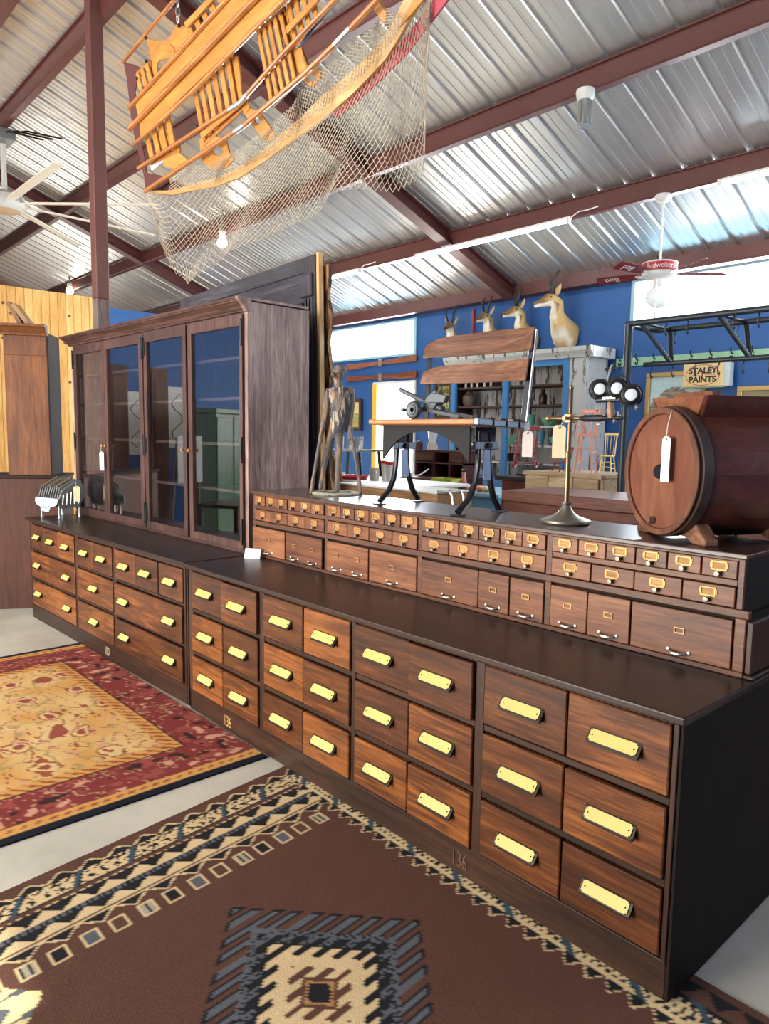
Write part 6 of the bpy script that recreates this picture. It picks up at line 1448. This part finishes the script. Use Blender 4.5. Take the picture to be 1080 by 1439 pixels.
for k in range(4):
    b = G().box(-0.09, 0.09, -0.06, 0.06, 0, 0.012).build('paper_sheet', plain('paper_%d' % k, ((232, 232, 228), (216, 210, 196), (240, 238, 232), (206, 214, 220))[k], 0.8)); b.location = (p.x + 0.03 * k, 2.85 - 0.02 * k, ztb + 0.0125 * k); b.rotation_euler = (0, 0, 0.4 * k)
    tag(b, ('lowest white', 'second, buff', 'third, off-white', 'topmost bluish')[k] + ' wad of paper in the pile beside the red tray', 'paper', 'papers on the white table')
for k, px in enumerate((541, 552, 560)):
    p = on_y(px, 665, 3.0); b = thing('takeaway_cup', ('left', 'middle', 'right')[k] + ' white cup with red lid in front of the doorway', 'cup', (p.x, 3.0 - 0.05 * k, ztb if p.x < -3.72 else ztb), 0, 'cups in front of the doorway')
    G().lathe([(0, 0), (0.032, 0), (0.042, 0.16), (0, 0.16)], 16).build('cup_body', M_white, b); G().lathe([(0.045, 0.16), (0.045, 0.19), (0.0, 0.2)], 16).build('lid', plain('lid_red', (206, 36, 46), 0.4), b)
# small side table with dark legs and card panel
s2 = thing('metal_table', 'grey topped metal table with dark legs near the bright doorway', 'table', (-7.83, 5.3, 0))
G().box(-0.48, 0.40, -0.25, 0.25, 1.33, 1.355).build('table_top', plain('zinc', (128, 136, 136), 0.4, 0.5), s2, 0.004)
for x, dx in ((-0.4, -0.1), (0.33, 0.16)):
    for y in (-0.2, 0.2): G().bar((x, y, 1.33), (x + dx, y, 0), 0.04, 0.04, up=(0, 1, 0)).build('leg', M_iron, s2, 0.003)
b = G().box(-0.32, 0.3, -0.02, 0.02, 0, 0.62).build('cardboard_panel', plain('cardboard', (190, 148, 102), 0.85)); b.location = (-7.85, 4.6, 0.66); tag(b, 'tan cardboard panel leaning at the metal table', 'panel')
bx_ = thing('storage_crate', 'plain wooden crate under the tan cardboard panel', 'crate', (-7.85, 4.6, 0)); G().box(-0.3, 0.3, -0.2, 0.2, 0, 0.66).build('crate_body', M_wea, bx_, 0.005)
for k, px in enumerate((478, 492, 505)):
    p = on_y(px, 620, 5.3); b = thing('picture_card', ('left', 'middle', 'right')[k] + ' striped card standing on the metal table', 'card', (p.x, 5.3, 1.356), 0, 'cards on the metal table'); G().box(-0.08, 0.08, -0.01, 0.01, 0, 0.2).build('card', chipped('striped_card', (222, 222, 216), (110, 120, 130), 0.5, 'Z', 0.5), b)
gt = on_y(467, 650, 1.9); b = thing('yellow_board', 'narrow yellow wooden board standing behind the carved figure', 'board', (gt.x, 1.9, 0)); G().box(-0.03, 0.03, -0.012, 0.012, 0, 1.42).build('board', M_honey, b, 0.003)
G().lathe([(0, 0), (0.035, 0.0), (0.06, 0.08), (0.055, 0.18), (0.03, 0.27), (0.0, 0.3)], 14, o=(0.07, 0, 1.14)).build('oval_panel', plain('amber_panel', (168, 112, 44), 0.5), b)
b.children[-1].scale = (1, 0.25, 1)

# ================================================================== FURNITURE BESIDE THE VIEWER, SEEN MIRRORED IN THE CABINET GLASS
struct(G().box(-9.3, -9.2, -6.4, -1.55, 0, 3.3).build('wall_inner', M_blue), 'blue inner partition reflected in the cabinet glass')
gcb = thing('green_cupboard', 'dark green cupboard reflected in the right-hand glass door', 'cupboard', (-8.35, -2.75, 0), math.radians(60))
M_grn = plain('green_paint', (52, 84, 62), 0.5, var=0.15, bscale=6)
G().box(-0.5, 0.5, -0.22, 0.22, 0, 1.85).build('cupboard_body', M_grn, gcb, 0.006); G().box(-0.54, 0.54, -0.25, 0.24, 1.85, 1.92).build('cupboard_top', M_grn, gcb, 0.008)
for x in (-0.25, 0.25): G().box(x - 0.235, x + 0.235, -0.235, -0.22, 0.1, 1.8).build('cupboard_door', M_grn, gcb, 0.006)
for i, (y, z) in enumerate(((-1.93, 1.25), (-2.57, 1.35))):
    o = thing('wall_map', ('lower', 'upper')[i] + ' white printed sheet on the blue partition, seen in the cabinet glass', 'poster', (-9.19, y, z))
    G().box(0, 0.006, -0.16, 0.16, 0, 0.9).build('sheet', M_white, o)
    G().tube([(0.008, 0.1 * math.sin(k), 0.1 + 0.07 * k) for k in range(11)], 0.006, 5).build('printed_line', M_iron, o)
sb = thing('slate_board', 'grey slate board on a stand, seen in the cabinet glass', 'board', (-7.45, -1.75, 0), math.radians(70))
G().box(-0.24, 0.24, -0.02, 0.0, 0.95, 1.55).build('slate', plain('slate_grey', (140, 142, 142), 0.5, var=0.2, bscale=14), sb, 0.01)
for x in (-0.2, 0.2): G().bar((x, 0.01, 1.5), (x * 1.3, 0.12 if x > 0 else 0.08, 0), 0.03, 0.03, up=(0, 1, 0)).build('stand_leg', M_shelf, sb, 0.003)
lt = thing('low_table', 'dark low table under the slate board, seen in the cabinet glass', 'table', (-6.95, -2.2, 0), math.radians(65))
G().box(-0.6, 0.6, -0.3, 0.3, 0.70, 0.74).build('table_top', M_oaktop, lt, 0.005)
for x in (-0.54, 0.54):
    for y in (-0.25, 0.25): G().box(x - 0.03, x + 0.03, y - 0.03, y + 0.03, 0, 0.70).build('leg', M_oakv, lt, 0.003)
M_odoor = wood('old_door_brown', (70, 46, 40), (96, 66, 58), (118, 84, 74), 'Z', 0.5, rnd=0.2)
for i, y in enumerate((-1.64, -2.26)):
    o = thing('old_door', ('narrow brown panelled door at the end of the blue partition, seen in the cabinet glass', 'second brown panelled door leaning between the white sheets, seen in the cabinet glass')[i], 'door', (-9.12, y, 0))
    G().box(-0.03, 0.0, -0.13, 0.13, 0, 2.5).build('door_slab', M_odoor, o, 0.004)
    for z0, z1 in ((0.2, 1.1), (1.3, 2.35)): G().box(0.0, 0.008, -0.09, 0.09, z0, z1).build('door_panel', M_odoor, o, 0.006)
